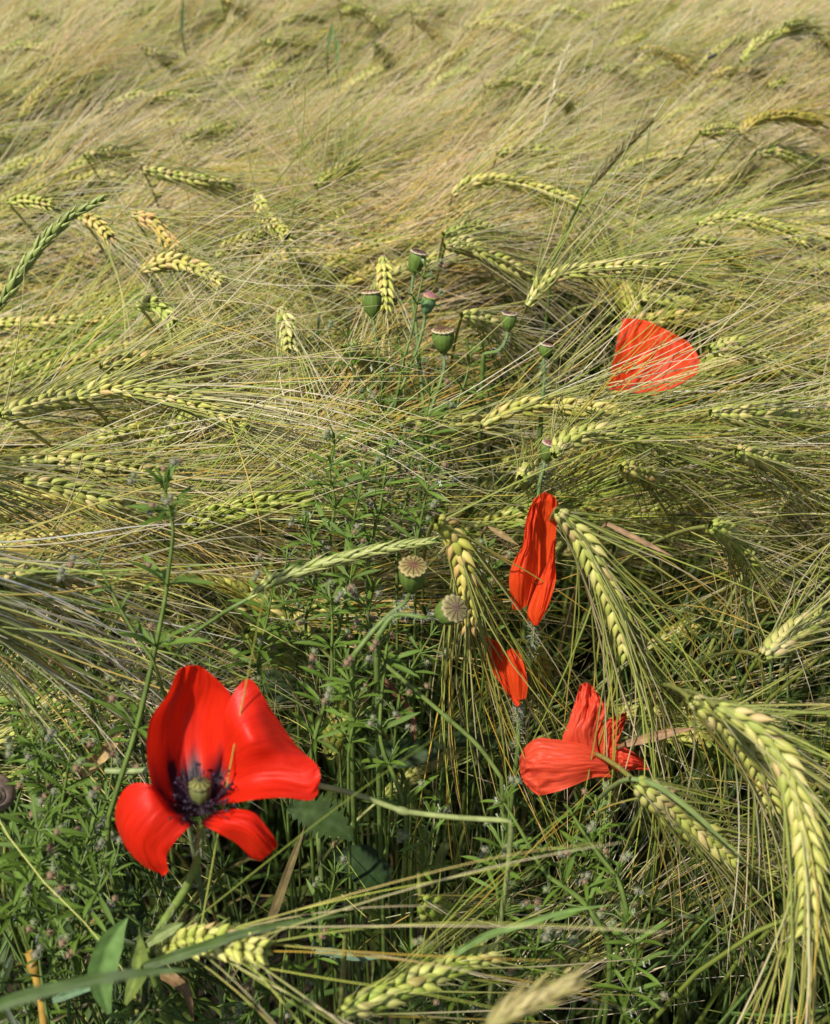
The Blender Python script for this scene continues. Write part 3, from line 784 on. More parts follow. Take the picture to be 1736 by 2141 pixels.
def mass(name, items, seed, label):
    LOWP = [proto_arrays(900 + i, *PROTO_ANG[i], .18, True) for i in range(len(PROTO_ANG))]
    cache = []
    for p in LOWP:
        a = MB(); V, F, C = tubes(p['awn'][0], p['awn'][1], 3, p['awn'][2]); a.add(V, F, C)
        V, F, C = stem_tube(p['stem'], .0018, .0012, GREEN_ST, YEL_ST, 4); a.add(V, F[:1], C)
        g = MB(); g.add(*joined_grains(p['mats'], p['rng'], True))
        cache.append((a.arrays(), g.arrays()))
    A, G = MB(), MB()
    for (gx, gy, az, s, Dd, tint, k, low) in items:
        c, sn = math.cos(az), math.sin(az)
        Rm = np.array(((c, -sn, 0), (sn, c, 0), (0, 0, s)))
        (V, F, C), (V2, F2, C2) = cache[k]
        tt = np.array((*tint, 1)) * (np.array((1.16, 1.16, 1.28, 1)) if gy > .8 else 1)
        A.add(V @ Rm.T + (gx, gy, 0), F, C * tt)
        G.add(V2 @ Rm.T + (gx, gy, 0), F2, C2)
    V, F, C = A.arrays(); Vg, Fg, Cg = G.arrays()
    me = mesh_from(name, np.concatenate([V, Vg]), F + [f + len(V) for f in Fg], np.concatenate([C, Cg]), M_AWN)
    me.materials.append(M_GRAIN)
    npoly = sum(len(f) for f in F); ng = sum(len(f) for f in Fg)
    me.polygons.foreach_set("material_index", np.concatenate([np.zeros(npoly, np.int32), np.ones(ng, np.int32)]))
    tag(link(name, me), label, "barley", None, 'stuff')
near_out = [v for v in outside if abs(v[4]) < 2.2 or True]
mass("barley_field", rest + near_out, 5, "mass of pale barley ears and awns filling the rest of the field")
print("BARLEY hand", len(BARLEY), "grains", GRAIN_COUNT[0], "inside", len(inside), "outside", len(outside))

# ------------------------------------------------------------------ undergrowth of the crop: leaves and straw
def undergrowth():
    nr = np.random.RandomState(21)
    mb = MB()
    K = 5200
    for i in range(K):
        y = .12 + 2.7 * nr.rand() ** 1.35
        x = nr.uniform(-.22 - .46 * y, .22 + .46 * y)
        X, Y, Dd = to_px((x, y, .5))
        h = nr.uniform(.25, .62)
        if Y > 1250 and X < 1000: h *= .6
        if Dd < .30: continue
        if Y > 1350 and X < 1500 and nr.rand() < (.88 if 280 < X < 1000 else .65): continue
        az = nr.normal(.2, 1.2); lean = nr.uniform(.02, .25)
        dv = np.array((math.cos(az), math.sin(az), 0))
        G = np.array((x, y, 0.0))
        n = 7
        tall = nr.rand() < .55
        P = bez(G, G + np.array((0, 0, h * .6)), G + dv * lean * .5 + np.array((0, 0, h * 1.05)), G + dv * lean * (1.0 if tall else 1.7) + np.array((0, 0, h * (1.0 if tall else .72))), n)
        w = (nr.uniform(.004, .009)) * np.sin(np.linspace(.7, math.pi, n)) ** .7 + .0003
        base = np.array(((.052, .085, .014), (.065, .092, .016), (.040, .070, .014), (.085, .098, .02), (.18, .14, .05))[nr.choice(5, p=[.3, .27, .2, .15, .08])]) * nr.uniform(.7, 1.25) * (1.35 if y > .55 else 1.0)  # leaf colours lowered to stand in for shade, brighter further back
        side = np.cross(dv, (0, 0, 1.0)); side = nrm(side + nr.normal(0, .4, 3))
        V, F, C = ribbon(P, w, np.tile(side, (n, 1)), .3, np.tile(rgba(base), (n, 1)))
        mb.add(V, F, C)
    me = mb.mesh("barley_leaves", M_LEAF)
    tag(link("barley_leaves", me), "dense green barley leaves and tillers below the ears", "barley leaves", None, 'stuff')
undergrowth()

def loose_awns():
    """broken awns lying across the crop: the tangle that shows in every hollow"""
    nr = np.random.RandomState(4)
    K = 2600
    y = .25 + 1.9 * nr.rand(K) ** 1.2
    x = nr.uniform(-1, 1, K) * (.10 + .42 * y)
    z = .70 + nr.normal(0, .035, K)
    keep = np.ones(K, bool)
    for i in range(K):
        X, Y, Dd = to_px((x[i] + .06, y[i], z[i]))
        ch, low = clearing(X, Y)
        if .09 <= ch < .5: keep[i] = nr.rand() < .30; z[i] -= .04
        if ch < .09: keep[i] = nr.rand() < .12; z[i] -= .12
    x, y, z = x[keep], y[keep], z[keep]; K = len(x)
    az = nr.normal(.1, .75, K); el = nr.normal(-.05, .22, K)
    T = np.stack([np.cos(az) * np.cos(el), np.sin(az) * np.cos(el), np.sin(el)], -1)
    P, rad, col = awn_strands(np.stack([x, y, z], -1), T, np.zeros((K, 3)), random.Random(2), .15, 0, .1, None, 7, AWN_PAL, 1.0, .9, 1.3)
    V, F, C = tubes(P, rad, 3, col)
    tag(link("loose_awns", mesh_from("loose_awns", V, F, C, M_AWN)), "tangle of loose straw-coloured awns lying over the crop", "awns", None, 'stuff')
loose_awns()

# ------------------------------------------------------------------ cleavers (goosegrass)
def leaf_unit():
    n = 6
    t = np.linspace(0, 1, n)
    w = np.array((.045, .08, .115, .13, .10, .01))
    P = np.stack([t, 0 * t, .10 * np.sin(t * 2.2) - .16 * t * t], -1)
    return ribbon(P, w, np.tile(np.array((0, 1., 0)), (n, 1)), .28, None)
CLV, CLF, _ = leaf_unit()
def leaf_cols(c):
    n = len(CLV); u = CLV[:, 0]
    mid = (np.arange(n) % 3 == 1).astype(float)
    k = (.85 + .3 * mid + .1 * u)[:, None]
    C = np.ones((n, 4)); C[:, :3] = np.array(c)[None] * k
    return C
CLEAF = mesh_from("leaf", CLV, CLF, leaf_cols((.092, .155, .019)), M_WEED)

def burr_mesh():
    bm_v, bm_f = [], []
    S, Rn = 8, 5
    V = [(0, 0, -1)]
    for i in range(1, Rn):
        th = math.pi * i / Rn
        for k in range(S):
            a = 2 * math.pi * (k + .5 * (i % 2)) / S
            V.append((math.sin(th) * math.cos(a), math.sin(th) * math.sin(a), -math.cos(th)))
    V.append((0, 0, 1)); V = np.array(V)
    q, t3 = [], []
    for i in range(Rn - 2):
        for k in range(S):
            a = 1 + i * S + k; b = 1 + i * S + (k + 1) % S
            q.append((a, b, b + S, a + S))
    for k in range(S):
        t3.append((0, 1 + (k + 1) % S, 1 + k)); e = 1 + (Rn - 2) * S
        t3.append((len(V) - 1, e + k, e + (k + 1) % S))
    mb = MB(); mb.add(V * .78, [np.array(q), np.array(t3)], rgba((.20, .19, .11)))
    nr = np.random.RandomState(1)
    d = nrm(nr.normal(0, 1, (70, 3)))
    P = np.stack([d * .72, d * 1.12, d * 1.22 + nr.normal(0, .09, (70, 3))], 1)
    Vs, Fs, Cs = tubes(P, np.tile(np.array((.035, .022, .012)), (70, 1)), 3, np.tile(rgba((.34, .36, .25)), (70, 3, 1)))
    mb.add(Vs, Fs, Cs)
    return mb.mesh("burr", M_BURR)
BURR = burr_mesh()
def floret_mesh():
    mb = MB()
    for k in range(4):
        a = k * math.pi / 2
        c, s = math.cos(a), math.sin(a)
        V = np.array(((.1, -.08, 0), (.1, .08, 0), (.6, -.28, .12), (.6, .28, .12), (1.0, 0, .10)))
        V = np.stack([V[:, 0] * c - V[:, 1] * s, V[:, 0] * s + V[:, 1] * c, V[:, 2]], -1)
        mb.add(V, [np.array(((0, 2, 3, 1),)), np.array(((2, 4, 3),))], rgba((.78, .80, .72)))
    th = np.arange(6) / 6 * 2 * math.pi
    V = np.concatenate([np.stack([.16 * np.cos(th), .16 * np.sin(th), 0 * th + .02], -1), [(0, 0, .16)]])
    mb.add(V, [np.array([(i, (i + 1) % 6, 6) for i in range(6)])], rgba((.55, .55, .25)))
    return mb.mesh("floret", M_WHITE)
FLORET = floret_mesh()

def frame_to(d, rng_roll=0.):
    """matrix whose X axis is d, Z as upright as possible"""
    X = nrm(d); Z = np.array((0, 0, 1.)) if abs(X[2]) < .95 else np.array((0, -1., 0))
    Y = nrm(np.cross(Z, X)); Z = np.cross(X, Y)
    M = np.eye(3); M[:, 0] = X; M[:, 1] = math.cos(rng_roll) * Y + math.sin(rng_roll) * Z; M[:, 2] = np.cross(X, M[:, 1])
    return M

CG = "cleavers plants scrambling through the gap"
def cleavers(path, label, whorls, seed, leaf=.019, burrs=4, florets=3, nleaf=7, stem_r=.0011, single=True, tint=(1, 1, 1), sink=True, group=CG, start=None, return_to=None):
    """path: (n,3) world points from the shoot's tip down"""
    rng = random.Random(seed); stem_r *= .82
    P = catmull(path, 30)
    end = P[-1].copy()
    if sink:
        tail = bez(end, end + (end - P[-4]) * 1.5, np.array((end[0] + rng.uniform(-.03, .03), end[1] + .03, end[2] * .4)), np.array((end[0] + rng.uniform(-.05, .05), end[1] + rng.uniform(0, .06), 0.)), 14)
        PP = np.concatenate([P, tail[1:]])
    else: PP = P
    G = PP[-1] if sink else end
    root = thing("cleavers_plant", G, label, "weed", group)
    st = MB()
    u = np.linspace(0, 1, len(PP))
    c = np.array([rgba((.105, .155, .03), .85 + .3 * abs(math.sin(i * .35))) for i in range(len(PP))])[None]; c = c * np.array((*tint, 1))
    st.add(*tubes(PP[None], (stem_r * (.45 + .55 * np.clip(u * 2.2, 0, 1)))[None], 4, c))
    T = nrm(np.gradient(P, axis=0))
    objs = []
    for w in whorls:
        i = int(w * (len(P) - 1)); p = P[i]; up = -T[i]
        a1 = nrm(np.cross(up, (.3, .5, .2))); a2 = np.cross(up, a1)
        small = .45 + .55 * min(1, w * 3.0 + .1)
        ph = rng.uniform(0, 6.28)
        for k in range(nleaf):
            an = ph + 2 * math.pi * k / nleaf + rng.gauss(0, .12)
            open_ = math.radians(rng.gauss(38 if w < .1 else 72, 10))
            d = up * math.cos(open_) + (math.cos(an) * a1 + math.sin(an) * a2) * math.sin(open_)
            M = frame_to(d, rng.gauss(0, .35)); L = leaf * small * rng.uniform(.75, 1.12)
            # the blade's upper side faces the shoot's tip
            if M[:, 2] @ up < 0: M[:, 1] *= -1; M[:, 2] *= -1
            objs.append(("leaf", CLEAF, p + d * .0006, M * L, rng.uniform(.8, 1.25)))
        nb = burrs if w < .8 else burrs // 2
        for b in range(max(0, int(rng.uniform(.2, .8) * nb / 2 + .5))):
            an = rng.uniform(0, 6.28); d = nrm(up * .7 + math.cos(an) * a1 + math.sin(an) * a2)
            q = p + d * rng.uniform(.006, .016) * (.5 + small)
            mid = (p + q) / 2 + up * .002
            st.add(*tubes(np.stack([p, mid, q])[None], np.full((1, 3), .0004), 3, np.tile(rgba((.16, .23, .06)), (3, 1))[None]))
            for sgn in (-1, 1):
                if sgn > 0 and rng.random() < .25: continue
                e = nrm(np.cross(d, a1) * sgn + d * .5)
                qq = q + e * .0019
                objs.append(("burr", BURR, qq, np.eye(3) * rng.uniform(.0014, .0021), rng.choice([0, 1, 2])))
        for b in range(int(rng.random() * florets + .3)):
            an = rng.uniform(0, 6.28); d = nrm(up * .9 + math.cos(an) * a1 + math.sin(an) * a2)
            q = p + d * rng.uniform(.006, .013)
            st.add(*tubes(np.stack([p, (p + q) / 2, q])[None], np.full((1, 3), .00035), 3, np.tile(rgba((.16, .23, .06)), (3, 1))[None]))
            objs.append(("floret", FLORET, q, frame_to(np.array((rng.gauss(0, .3), 1, rng.gauss(0, .3)))) @ np.array(((0, 0, 1.), (1., 0, 0), (0, 1., 0))).T * rng.uniform(.0016, .0023), 1))
    part("stem", st.mesh("stem", M_WSTEM), root, None, G)
    for (nm, me, p, M, v) in objs:
        o = bpy.data.objects.new(nm, me); COL.objects.link(o); o.parent = root
        m4 = np.eye(4); m4[:3, :3] = M; m4[:3, 3] = p - G
        o.matrix_basis = Matrix(m4.tolist())
        if nm == "leaf": o.color = (v * tint[0], v * tint[1], v * tint[2], 1)
        elif nm == "burr": o.color = ((1.0, 1.15, .9, 1), (1.25, .85, .8, 1), (1.1, 1.1, 1.15, 1))[v]
    return root
def pp(lst, D, dd=0.):
    n = len(lst)
    return [px(x, y, D + dd * i / max(1, n - 1)) for i, (x, y) in enumerate(lst)]

cleavers(pp([(343, 1012), (356, 1070), (362, 1114), (352, 1200), (345, 1254), (325, 1356), (300, 1466), (282, 1536), (255, 1620), (228, 1706)], .50, .02), "tallest cleavers shoot, standing in front of the awns left of the big poppy", (.0, .05, .11, .17, .40, .58, .78), 1, .024, 5, 3, 7, .0015)
cleavers(pp([(205, 1182), (228, 1225), (250, 1270), (282, 1325), (318, 1378)], .51), "thin cleavers branch with two burrs leaning on the tallest shoot", (.02, .3, .55), 2, .012, 4, 2, 5, .0011)
cleavers(pp([(692, 1262), (695, 1296), (694, 1360), (693, 1416), (680, 1470), (663, 1526), (655, 1560), (648, 1600)], .58, .02), "cleavers shoot with whorls just right of the big poppy's upper petals", (.02, .12, .30, .46, .62, .82), 3, .021, 5, 2, 7, .0015)
cleavers(pp([(818, 1300), (808, 1360), (804, 1400), (797, 1470), (795, 1536), (805, 1580), (822, 1618), (848, 1692), (850, 1760)], .565, .01), "pale-stemmed cleavers shoot with forked tip midway between the red flowers", (.22, .50, .70, .88), 4, .022, 5, 3, 6, .0015)
cleavers(pp([(905, 1700), (890, 1745), (898, 1775), (880, 1830), (862, 1900)], .57), "cleavers shoot with white florets below the level pale stem", (.05, .4, .7), 5, .018, 4, 3, 6, .0012)
cleavers(pp([(1040, 1655), (1083, 1727), (1138, 1822), (1180, 1855), (1222, 1890), (1270, 1960)], .55), "thick cleavers stem slanting down right below the crumpled poppy", (.1, .36, .62, .85), 6, .018, 4, 2, 6, .0019)
cleavers(pp([(1190, 1690), (1218, 1737), (1255, 1790), (1293, 1842), (1310, 1900)], .55), "second slanting cleavers stem nearer the drooping barley ear", (.1, .4, .75), 7, .017, 3, 2, 6, .0018)
cleavers(pp([(812, 938), (806, 985), (800, 1030), (790, 1084), (775, 1130), (770, 1180)], .65, .01), "bushy cleavers shoot with burrs in the centre of the gap", (.0, .12, .35, .6, .85), 8, .019, 6, 2, 7, .0013)
cleavers(pp([(850, 928), (856, 1000), (842, 1080), (830, 1130), (830, 1190)], .66, .01), "slim cleavers shoot beside the bushy one at the centre of the gap", (.0, .2, .5, .8), 9, .015, 6, 1, 6, .0012)
cleavers(pp([(890, 560), (878, 605), (862, 690), (845, 750), (835, 800), (825, 860)], .78, .01), "cleavers shoot climbing among the green poppy capsules", (.0, .12, .3, .6, .75, .95), 10, .017, 6, 2, 6, .0014)
cleavers(pp([(725, 700), (735, 760), (758, 830), (790, 880), (800, 930)], .76, .01), "cleavers shoot low at the left foot of the capsule stems", (.05, .3, .55, .8), 11, .017, 4, 1, 6, .0012)
cleavers(pp([(985, 740), (975, 790), (955, 850), (940, 920)], .77, .0), "dark upright cleavers shoot right of the biggest green capsule", (.02, .2, .5, .8), 12, .022, 1, 0, 6, .0013)
HAND_CL = [
 ([(150, 1560), (140, 1620), (128, 1690), (110, 1780)], .54, "cleavers sprig with reddish burrs right of the snail shell", 21),
 ([(40, 1430), (70, 1480), (95, 1540), (110, 1610)], .58, "cleavers sprig under the pale awns at the left edge", 22),
 ([(200, 1390), (190, 1440), (195, 1490), (210, 1560)], .57, "cleavers sprig with white florets beside the tallest shoot", 23),
 ([(70, 1560), (85, 1590), (100, 1640), (95, 1720)], .55, "cleavers sprig with a white flower cluster above the snail shell", 24),
 ([(210, 1800), (160, 1830), (118, 1858), (60, 1880), (20, 1910)], .51, "sprawling cleavers shoot below and left of the big poppy", 25),
 ([(230, 1830), (195, 1880), (180, 1930), (150, 1990)], .50, "cleavers sprig with hanging burrs left of the broad leaf", 26),
 ([(20, 1760), (60, 1800), (70, 1860), (50, 1940)], .52, "cleavers sprig at the left edge below the snail shell", 27),
 ([(120, 1960), (110, 2010), (95, 2060), (80, 2130)], .50, "cleavers sprig above the blurred green blade", 28),
 ([(640, 1100), (655, 1150), (660, 1220), (640, 1290)], .63, "cleavers sprig above the lying green spike's middle", 29),
 ([(740, 1160), (730, 1230), (715, 1290), (700, 1360)], .62, "burr-laden cleavers shoot under the lying green spike", 30),
 ([(600, 1170), (590, 1230), (600, 1300), (620, 1360)], .63, "cleavers sprig under the base of the lying green spike", 31),
 ([(900, 1330), (870, 1380), (840, 1440), (830, 1500)], .62, "cleavers sprig below the lower seed capsule", 32),
 ([(780, 1240), (770, 1290), (780, 1350), (790, 1420)], .61, "cleavers sprig left of the lower capsule's hairy stem", 33),
 ([(1060, 1740), (1050, 1790), (1040, 1850), (1045, 1920)], .56, "cleavers sprig below the crumpled poppy's left petal", 34),
 ([(1250, 1700), (1240, 1760), (1215, 1830), (1190, 1900)], .57, "dense cleavers sprig right of the slanting stems", 35),
 ([(1130, 1950), (1120, 2000), (1110, 2060), (1100, 2130)], .55, "dim cleavers sprig behind the blurred grass head", 36),
 ([(1310, 1930), (1330, 1990), (1320, 2060), (1300, 2130)], .55, "dim cleavers sprig low at the bottom right", 37),
 ([(520, 2120), (540, 2090), (590, 2060), (600, 2000)], .56, "small dark cleavers sprig below the pale low barley ear", 38),
 ([(700, 1830), (690, 1880), (670, 1940), (660, 2010)], .60, "shaded cleavers sprig below the lobed leaf", 39),
 ([(860, 2000), (900, 2040), (950, 2080), (960, 2141)], .56, "dim cleavers sprig beside the soft barley ear at the bottom", 40),
 ([(1020, 1150), (1030, 1210), (1010, 1280), (1015, 1340)], .66, "cleavers sprig between the ripe hanging ear and the folded poppy", 41),
 ([(1690, 690), (1700, 740), (1690, 800), (1680, 860)], .86, "cleavers sprig at the right edge level with the lone petal fan", 42),
 ([(530, 1480), (560, 1540), (590, 1590), (600, 1650)], .60, "cleavers sprig behind the big poppy's right petal", 43),
 ([(20, 1330), (60, 1370), (110, 1400), (140, 1450)], .60, "cleavers sprig below the barley ear at the left edge", 44),
 ([(700, 930), (690, 990), (700, 1050), (690, 1120)], .64, "fresh cleavers sprig at the left side of the gap's middle", 46),
 ([(760, 1000), (745, 1060), (735, 1120), (725, 1180)], .63, "fresh cleavers sprig left of the bushy shoot in the gap", 47),
 ([(900, 990), (890, 1040), (880, 1090), (870, 1140)], .635, "fresh cleavers sprig right of the slim shoot in the gap", 48),
 ([(800, 800), (790, 860), (770, 910), (765, 960)], .70, "fresh cleavers sprig under the squat capsule's stem", 49),
 ([(900, 830), (890, 890), (900, 940), (890, 1000)], .69, "fresh cleavers sprig under the biggest capsule", 50),
 ([(720, 1390), (735, 1440), (740, 1500), (730, 1560)], .56, "fresh cleavers sprig between the big poppy and the forked shoot", 51),
 ([(570, 1230), (560, 1290), (545, 1350), (540, 1400)], .60, "fresh cleavers sprig above the big poppy's right petal", 52),
 ([(100, 1700), (75, 1750), (80, 1800), (60, 1850)], .50, "large-leaved cleavers sprig between the snail shell and the big poppy", 53),
 ([(250, 1640), (215, 1690), (190, 1740), (170, 1790)], .53, "cleavers sprig touching the big poppy's left petal", 45),
]
for pts, D, lab, sd in HAND_CL:
    r = random.Random(sd)
    cleavers(pp(pts, D, .015), lab, (.0, .25, .5, .75, .97), sd, r.uniform(.016, .023), 5, 3, r.choice([6, 7, 7]), .0011)

def weed_mass():
    """the carpet of cleavers filling the gap beneath the shoots that can be told apart"""
    nr = np.random.RandomState(9)
    mb = MB()
    cnt = 0
    shaded_greens = ((.028, .050, .008), (.040, .062, .009), (.025, .044, .008), (.058, .076, .012), (.11, .10, .025))  # darker than the shoots: the shade of the gap is put into these colours
    zones = [((0, 330, 1330, 2141), 150, (.54, .74)), ((330, 900, 1230, 1560), 90, (.62, .76)), ((330, 900, 1560, 2141), 26, (.72, .86)), ((640, 1080, 900, 1260), 120, (.72, .90)),
             ((640, 1050, 680, 900), 60, (.84, .96)), ((880, 1420, 1300, 2141), 110, (.64, .82)), ((1400, 1736, 1200, 2141), 110, (.64, .80))]
    for (x0, x1, y0, y1), num, (d0, d1) in zones:
        for i in range(num):
            X = nr.uniform(x0, x1); Y = nr.uniform(y0, y1)
            D = nr.uniform(d0, d1) * (1 if y0 < 700 else min(1.15, max(.86, plane_depth(Y, .60) / .72)))
            p = px(X, Y, D)
            if p[2] < .03: continue
            up = nrm(np.array((nr.normal(0, .45), nr.normal(-.1, .45), 1)))
            a1 = nrm(np.cross(up, (.3, .5, .2))); a2 = np.cross(up, a1)
            ph = nr.uniform(0, 6.28); L = nr.uniform(.007, .021) * (1 if nr.rand() < .7 else .6)
            g = np.array(shaded_greens[nr.choice(5, p=[.3, .27, .25, .13, .05])]) * nr.uniform(.7, 1.2)
            n = nr.randint(5, 8)
            for k in range(n):
                an = ph + 2 * math.pi * k / n + nr.normal(0, .15); op = math.radians(nr.normal(72, 12))
                d = up * math.cos(op) + (math.cos(an) * a1 + math.sin(an) * a2) * math.sin(op)
                M = frame_to(d, nr.normal(0, .4)) * L * nr.uniform(.7, 1.1)
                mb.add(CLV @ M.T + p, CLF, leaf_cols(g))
            q = p - up * nr.uniform(.04, .10) + nr.normal(0, .012, 3)
            mb.add(*tubes(np.stack([p + up * .012, p, (p + q) / 2 + nr.normal(0, .004, 3), q])[None], np.array(((.0005, .0009, .001, .001),)), 3, np.tile(rgba((.12, .19, .045)), (4, 1))[None]))
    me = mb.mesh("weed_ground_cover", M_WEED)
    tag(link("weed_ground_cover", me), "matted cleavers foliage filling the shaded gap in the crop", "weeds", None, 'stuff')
weed_mass()

# ------------------------------------------------------------------ poppy seed capsules
def to_ground(pts, rng, n=26):
    P = catmull(pts, n)
    e = P[-1]; d = e - P[-3]
    g = np.array((e[0] + rng.uniform(-.02, .02), e[1] + rng.uniform(.0, .04), 0.))
    tail = bez(e, e + d * 1.2, np.array((g[0], g[1], e[2] * .5)), g, 14)
    return np.concatenate([P, tail[1:]])

def stem_hairs(P, rng, r, n=120, upto=1.0, length=.004):
    nr = np.random.RandomState(rng.randint(0, 99999))
    T = nrm(np.gradient(P, axis=0))
    i = (nr.rand(n) ** 1.0 * upto * (len(P) - 2)).astype(int)
    f = nr.rand(n)[:, None]
    p = P[i] * (1 - f) + P[i + 1] * f
    d = nr.normal(0, 1, (n, 3)); d = nrm(d - (d * T[i]).sum(1, keepdims=True) * T[i])
    d = nrm(d + T[i] * .15)
    L = length * nr.uniform(.5, 1.2, (n, 1))
    Q = np.stack([p + d * r * .7, p + d * (r + L * .6), p + d * (r + L) + nr.normal(0, .0006, (n, 3))], 1)
    return tubes(Q, np.tile(np.array((.00013, .00009, .00004)), (n, 1)), 3, np.tile(rgba((.55, .55, .45)), (n, 3, 1)))

def lathe(profile, S, base, axis, col_fn):
    """profile [(r, h)] around axis from base"""
    ax = nrm(axis); a1 = nrm(np.cross(ax, (.21, .33, .9))); a2 = np.cross(ax, a1)
    V, C = [], []
    for j, (r, h) in enumerate(profile):
        for k in range(S):
            a = 2 * math.pi * k / S
            rr = r(a) if callable(r) else r
            hh = h(a) if callable(h) else h
            V.append(base + ax * hh + (math.cos(a) * a1 + math.sin(a) * a2) * rr); C.append(col_fn(j, a))
    n = len(profile)
    idx = np.arange(n * S).reshape(n, S)
    q = np.stack([idx[:-1], np.roll(idx, -1, 1)[:-1], np.roll(idx, -1, 1)[1:], idx[1:]], -1).reshape(-1, 4)
    return np.array(V), [q], np.array(C), (ax, a1, a2)

def capsule_parts(root, G, base, axis, rad, height, rng, lobes=10, body_c=(.10, .155, .026), disc_c=(.36, .27, .12), edge_c=(.46, .39, .22), ray_c=(.10, .045, .03), dome=.16, neck=True):
    H = height
    prof = [(.26, 0), (.34, .02), (.30, .055), (.44, .11), (.66, .22), (.84, .38), (.96, .56), (1.0, .72), (.97, .86), (.88, .95), (.80, .99)]
    if not neck: prof = prof[3:]
    rib = lambda r, h: (lambda a: rad * r * (1 + .022 * math.cos(lobes * a) * min(1, h * 3)))
    V, F, C, fr = lathe([(rib(r, h), H * h) for r, h in prof], 40, base, axis,
        lambda j, a: rgba(tuple(lerp(np.array((.13, .09, .05)) if j < 2 and neck else np.array(body_c), np.array((.15, .23, .07)), max(0, .25 * math.cos(lobes * a)))) , 1))
    part("capsule", mesh_from("capsule", V, F, C, M_CAP), root, None, G)
    top = base + nrm(axis) * H * .985
    def rr(f):
        return lambda a: rad * f * (1.0 + (.10 * abs(math.cos(lobes * a / 2)) - .05) * (f > .8))
    def hh(f):
        return lambda a: rad * (dome * (1 - f * f) - (.10 * (f > .95)) * (1 - .6 * abs(math.cos(lobes * a / 2))) + .02)
    fs = [1.0, 1.05, 1.06, .93, .75, .5, .25, .08, .001]
    def dcol(j, a):
        f = fs[j]
        k = abs(math.cos(lobes * a / 2))
        if f > .9: c = lerp(np.array(edge_c) * .9, np.array(edge_c), k)
        else: c = lerp(np.array(disc_c) * .8, np.array(disc_c), f)
        return rgba(tuple(c))
    V, F, C, _ = lathe([((lambda f: (lambda a: rr(f)(a)))(f), (lambda f, i: (lambda a: hh(min(f, 1.0))(a) - (rad * .09 if i == 0 else 0)))(f, i)) for i, f in enumerate(fs)], lobes * 8, top, axis, dcol)
    part("stigma_disc", mesh_from("stigma_disc", V, F, C, M_DISC), root, None, G)
    ax, a1, a2 = fr
    P, R_, Cc = [], [], []
    for k in range(lobes):
        a = 2 * math.pi * (k) / lobes
        dv = math.cos(a) * a1 + math.sin(a) * a2
        P.append([top + dv * rad * f + ax * (rad * (dome * (1 - f * f) + .02) - (.03 * rad if f > .9 else 0)) for f in (.05, .25, .5, .75, .93, 1.0)])
        R_.append([rad * v for v in (.05, .055, .06, .06, .055, .03)]); Cc.append(np.tile(rgba(ray_c), (6, 1)))
    V, F, C = tubes(np.array(P), np.array(R_), 5, np.array(Cc))
    part("stigma_rays", mesh_from("stigma_rays", V, F, C, M_DISC), root, None, G)

def seed_head(top, base, width, D, tilt, stem, label, seed, lobes=11, depth_tail=0., **kw):
    rng = random.Random(seed)
    b = px(*base, D); tp = px(*top, D)
    v = np.array((top[0] - base[0], -(top[1] - base[1]))); v = v / np.linalg.norm(v)
    axis = math.cos(tilt) * (v[0] * RT + v[1] * UP) - math.sin(tilt) * FW
    rad = width / 2 * D / FPX
    height = min(np.linalg.norm(tp - b) / max(.35, math.cos(tilt)), rad * 3.0)
    height = max(height, rad * (2.35 if tilt > .7 else 1.9))
    base_w = px(*base, D) if tilt < .8 else px(*top, D) - axis * height
    pts = [base_w] + [px(x, y, D + depth_tail * (i + 1) / len(stem)) for i, (x, y) in enumerate(stem)]
    P = to_ground(pts, rng)
    G = P[-1]
    root = thing("poppy_seed_head", G, label, "poppy capsule", "poppy seed heads standing in the gap")
    capsule_parts(root, G, base_w, axis, rad, height, rng, lobes, **kw)
    V, F, C = tubes(P[None], np.linspace(.0011, .0017, len(P))[None], 6, np.tile(rgba((.12, .18, .04)), (len(P), 1))[None])
    part("stem", mesh_from("stem", V, F, C, M_WSTEM), root, None, G)
    V, F, C = stem_hairs(P, rng, .0013, 80, .55, .0022)
    part("stem_hairs", mesh_from("stem_hairs", V, F, C, M_HAIR), root, 'stuff', G)
def c6(x, y): return (723 + .2708 * x, 506 + .2708 * y)
DK = dict(disc_c=(.17, .10, .06), edge_c=(.46, .39, .25), ray_c=(.055, .03, .025))
seed_head(c6(566, 92), c6(522, 250), 36, .80, .45, [c6(510, 400), c6(538, 600), c6(575, 1000), c6(605, 1300)], "tallest green poppy capsule with dark striped cap, right of the hanging ear", 1, 11, **DK)
seed_head(c6(200, 395), c6(212, 590), 41, .80, .30, [c6(232, 750), c6(258, 900), c6(280, 1050), c6(275, 1200)], "squat poppy capsule with a flat tan cap in front of the hanging ear", 2, 12, disc_c=(.40, .30, .16), edge_c=(.52, .42, .24))
seed_head(c6(652, 430), c6(612, 560), 30, .79, .50, [c6(600, 650), c6(560, 800), c6(500, 950), c6(420, 1150), c6(280, 1380)], "young poppy capsule with a domed purplish cap", 3, 12, disc_c=(.30, .14, .11), edge_c=(.42, .25, .14), ray_c=(.26, .10, .12), dome=.55, body_c=(.13, .22, .09))
seed_head(c6(750, 690), c6(756, 862), 46, .765, .46, [c6(762, 950), c6(745, 1040), c6(680, 1230), c6(600, 1450)], "biggest green poppy capsule with a brown cream-rimmed cap, at the centre", 4, 14, disc_c=(.27, .18, .075))
seed_head(c6(1262, 560), c6(1252, 690), 31, .755, .42, [c6(1235, 760), c6(1180, 840), c6(1070, 862)], "small poppy capsule on a sharply bent stem", 5, 10, **DK)
seed_head(c6(1550, 795), c6(1532, 895), 30, .735, .38, [c6(1528, 960), c6(1535, 1060), c6(1520, 1180)], "narrow poppy capsule standing left of the lone petal fan", 6, 10, ray_c=(.08, .03, .03), disc_c=(.24, .13, .08), edge_c=(.5, .42, .28))
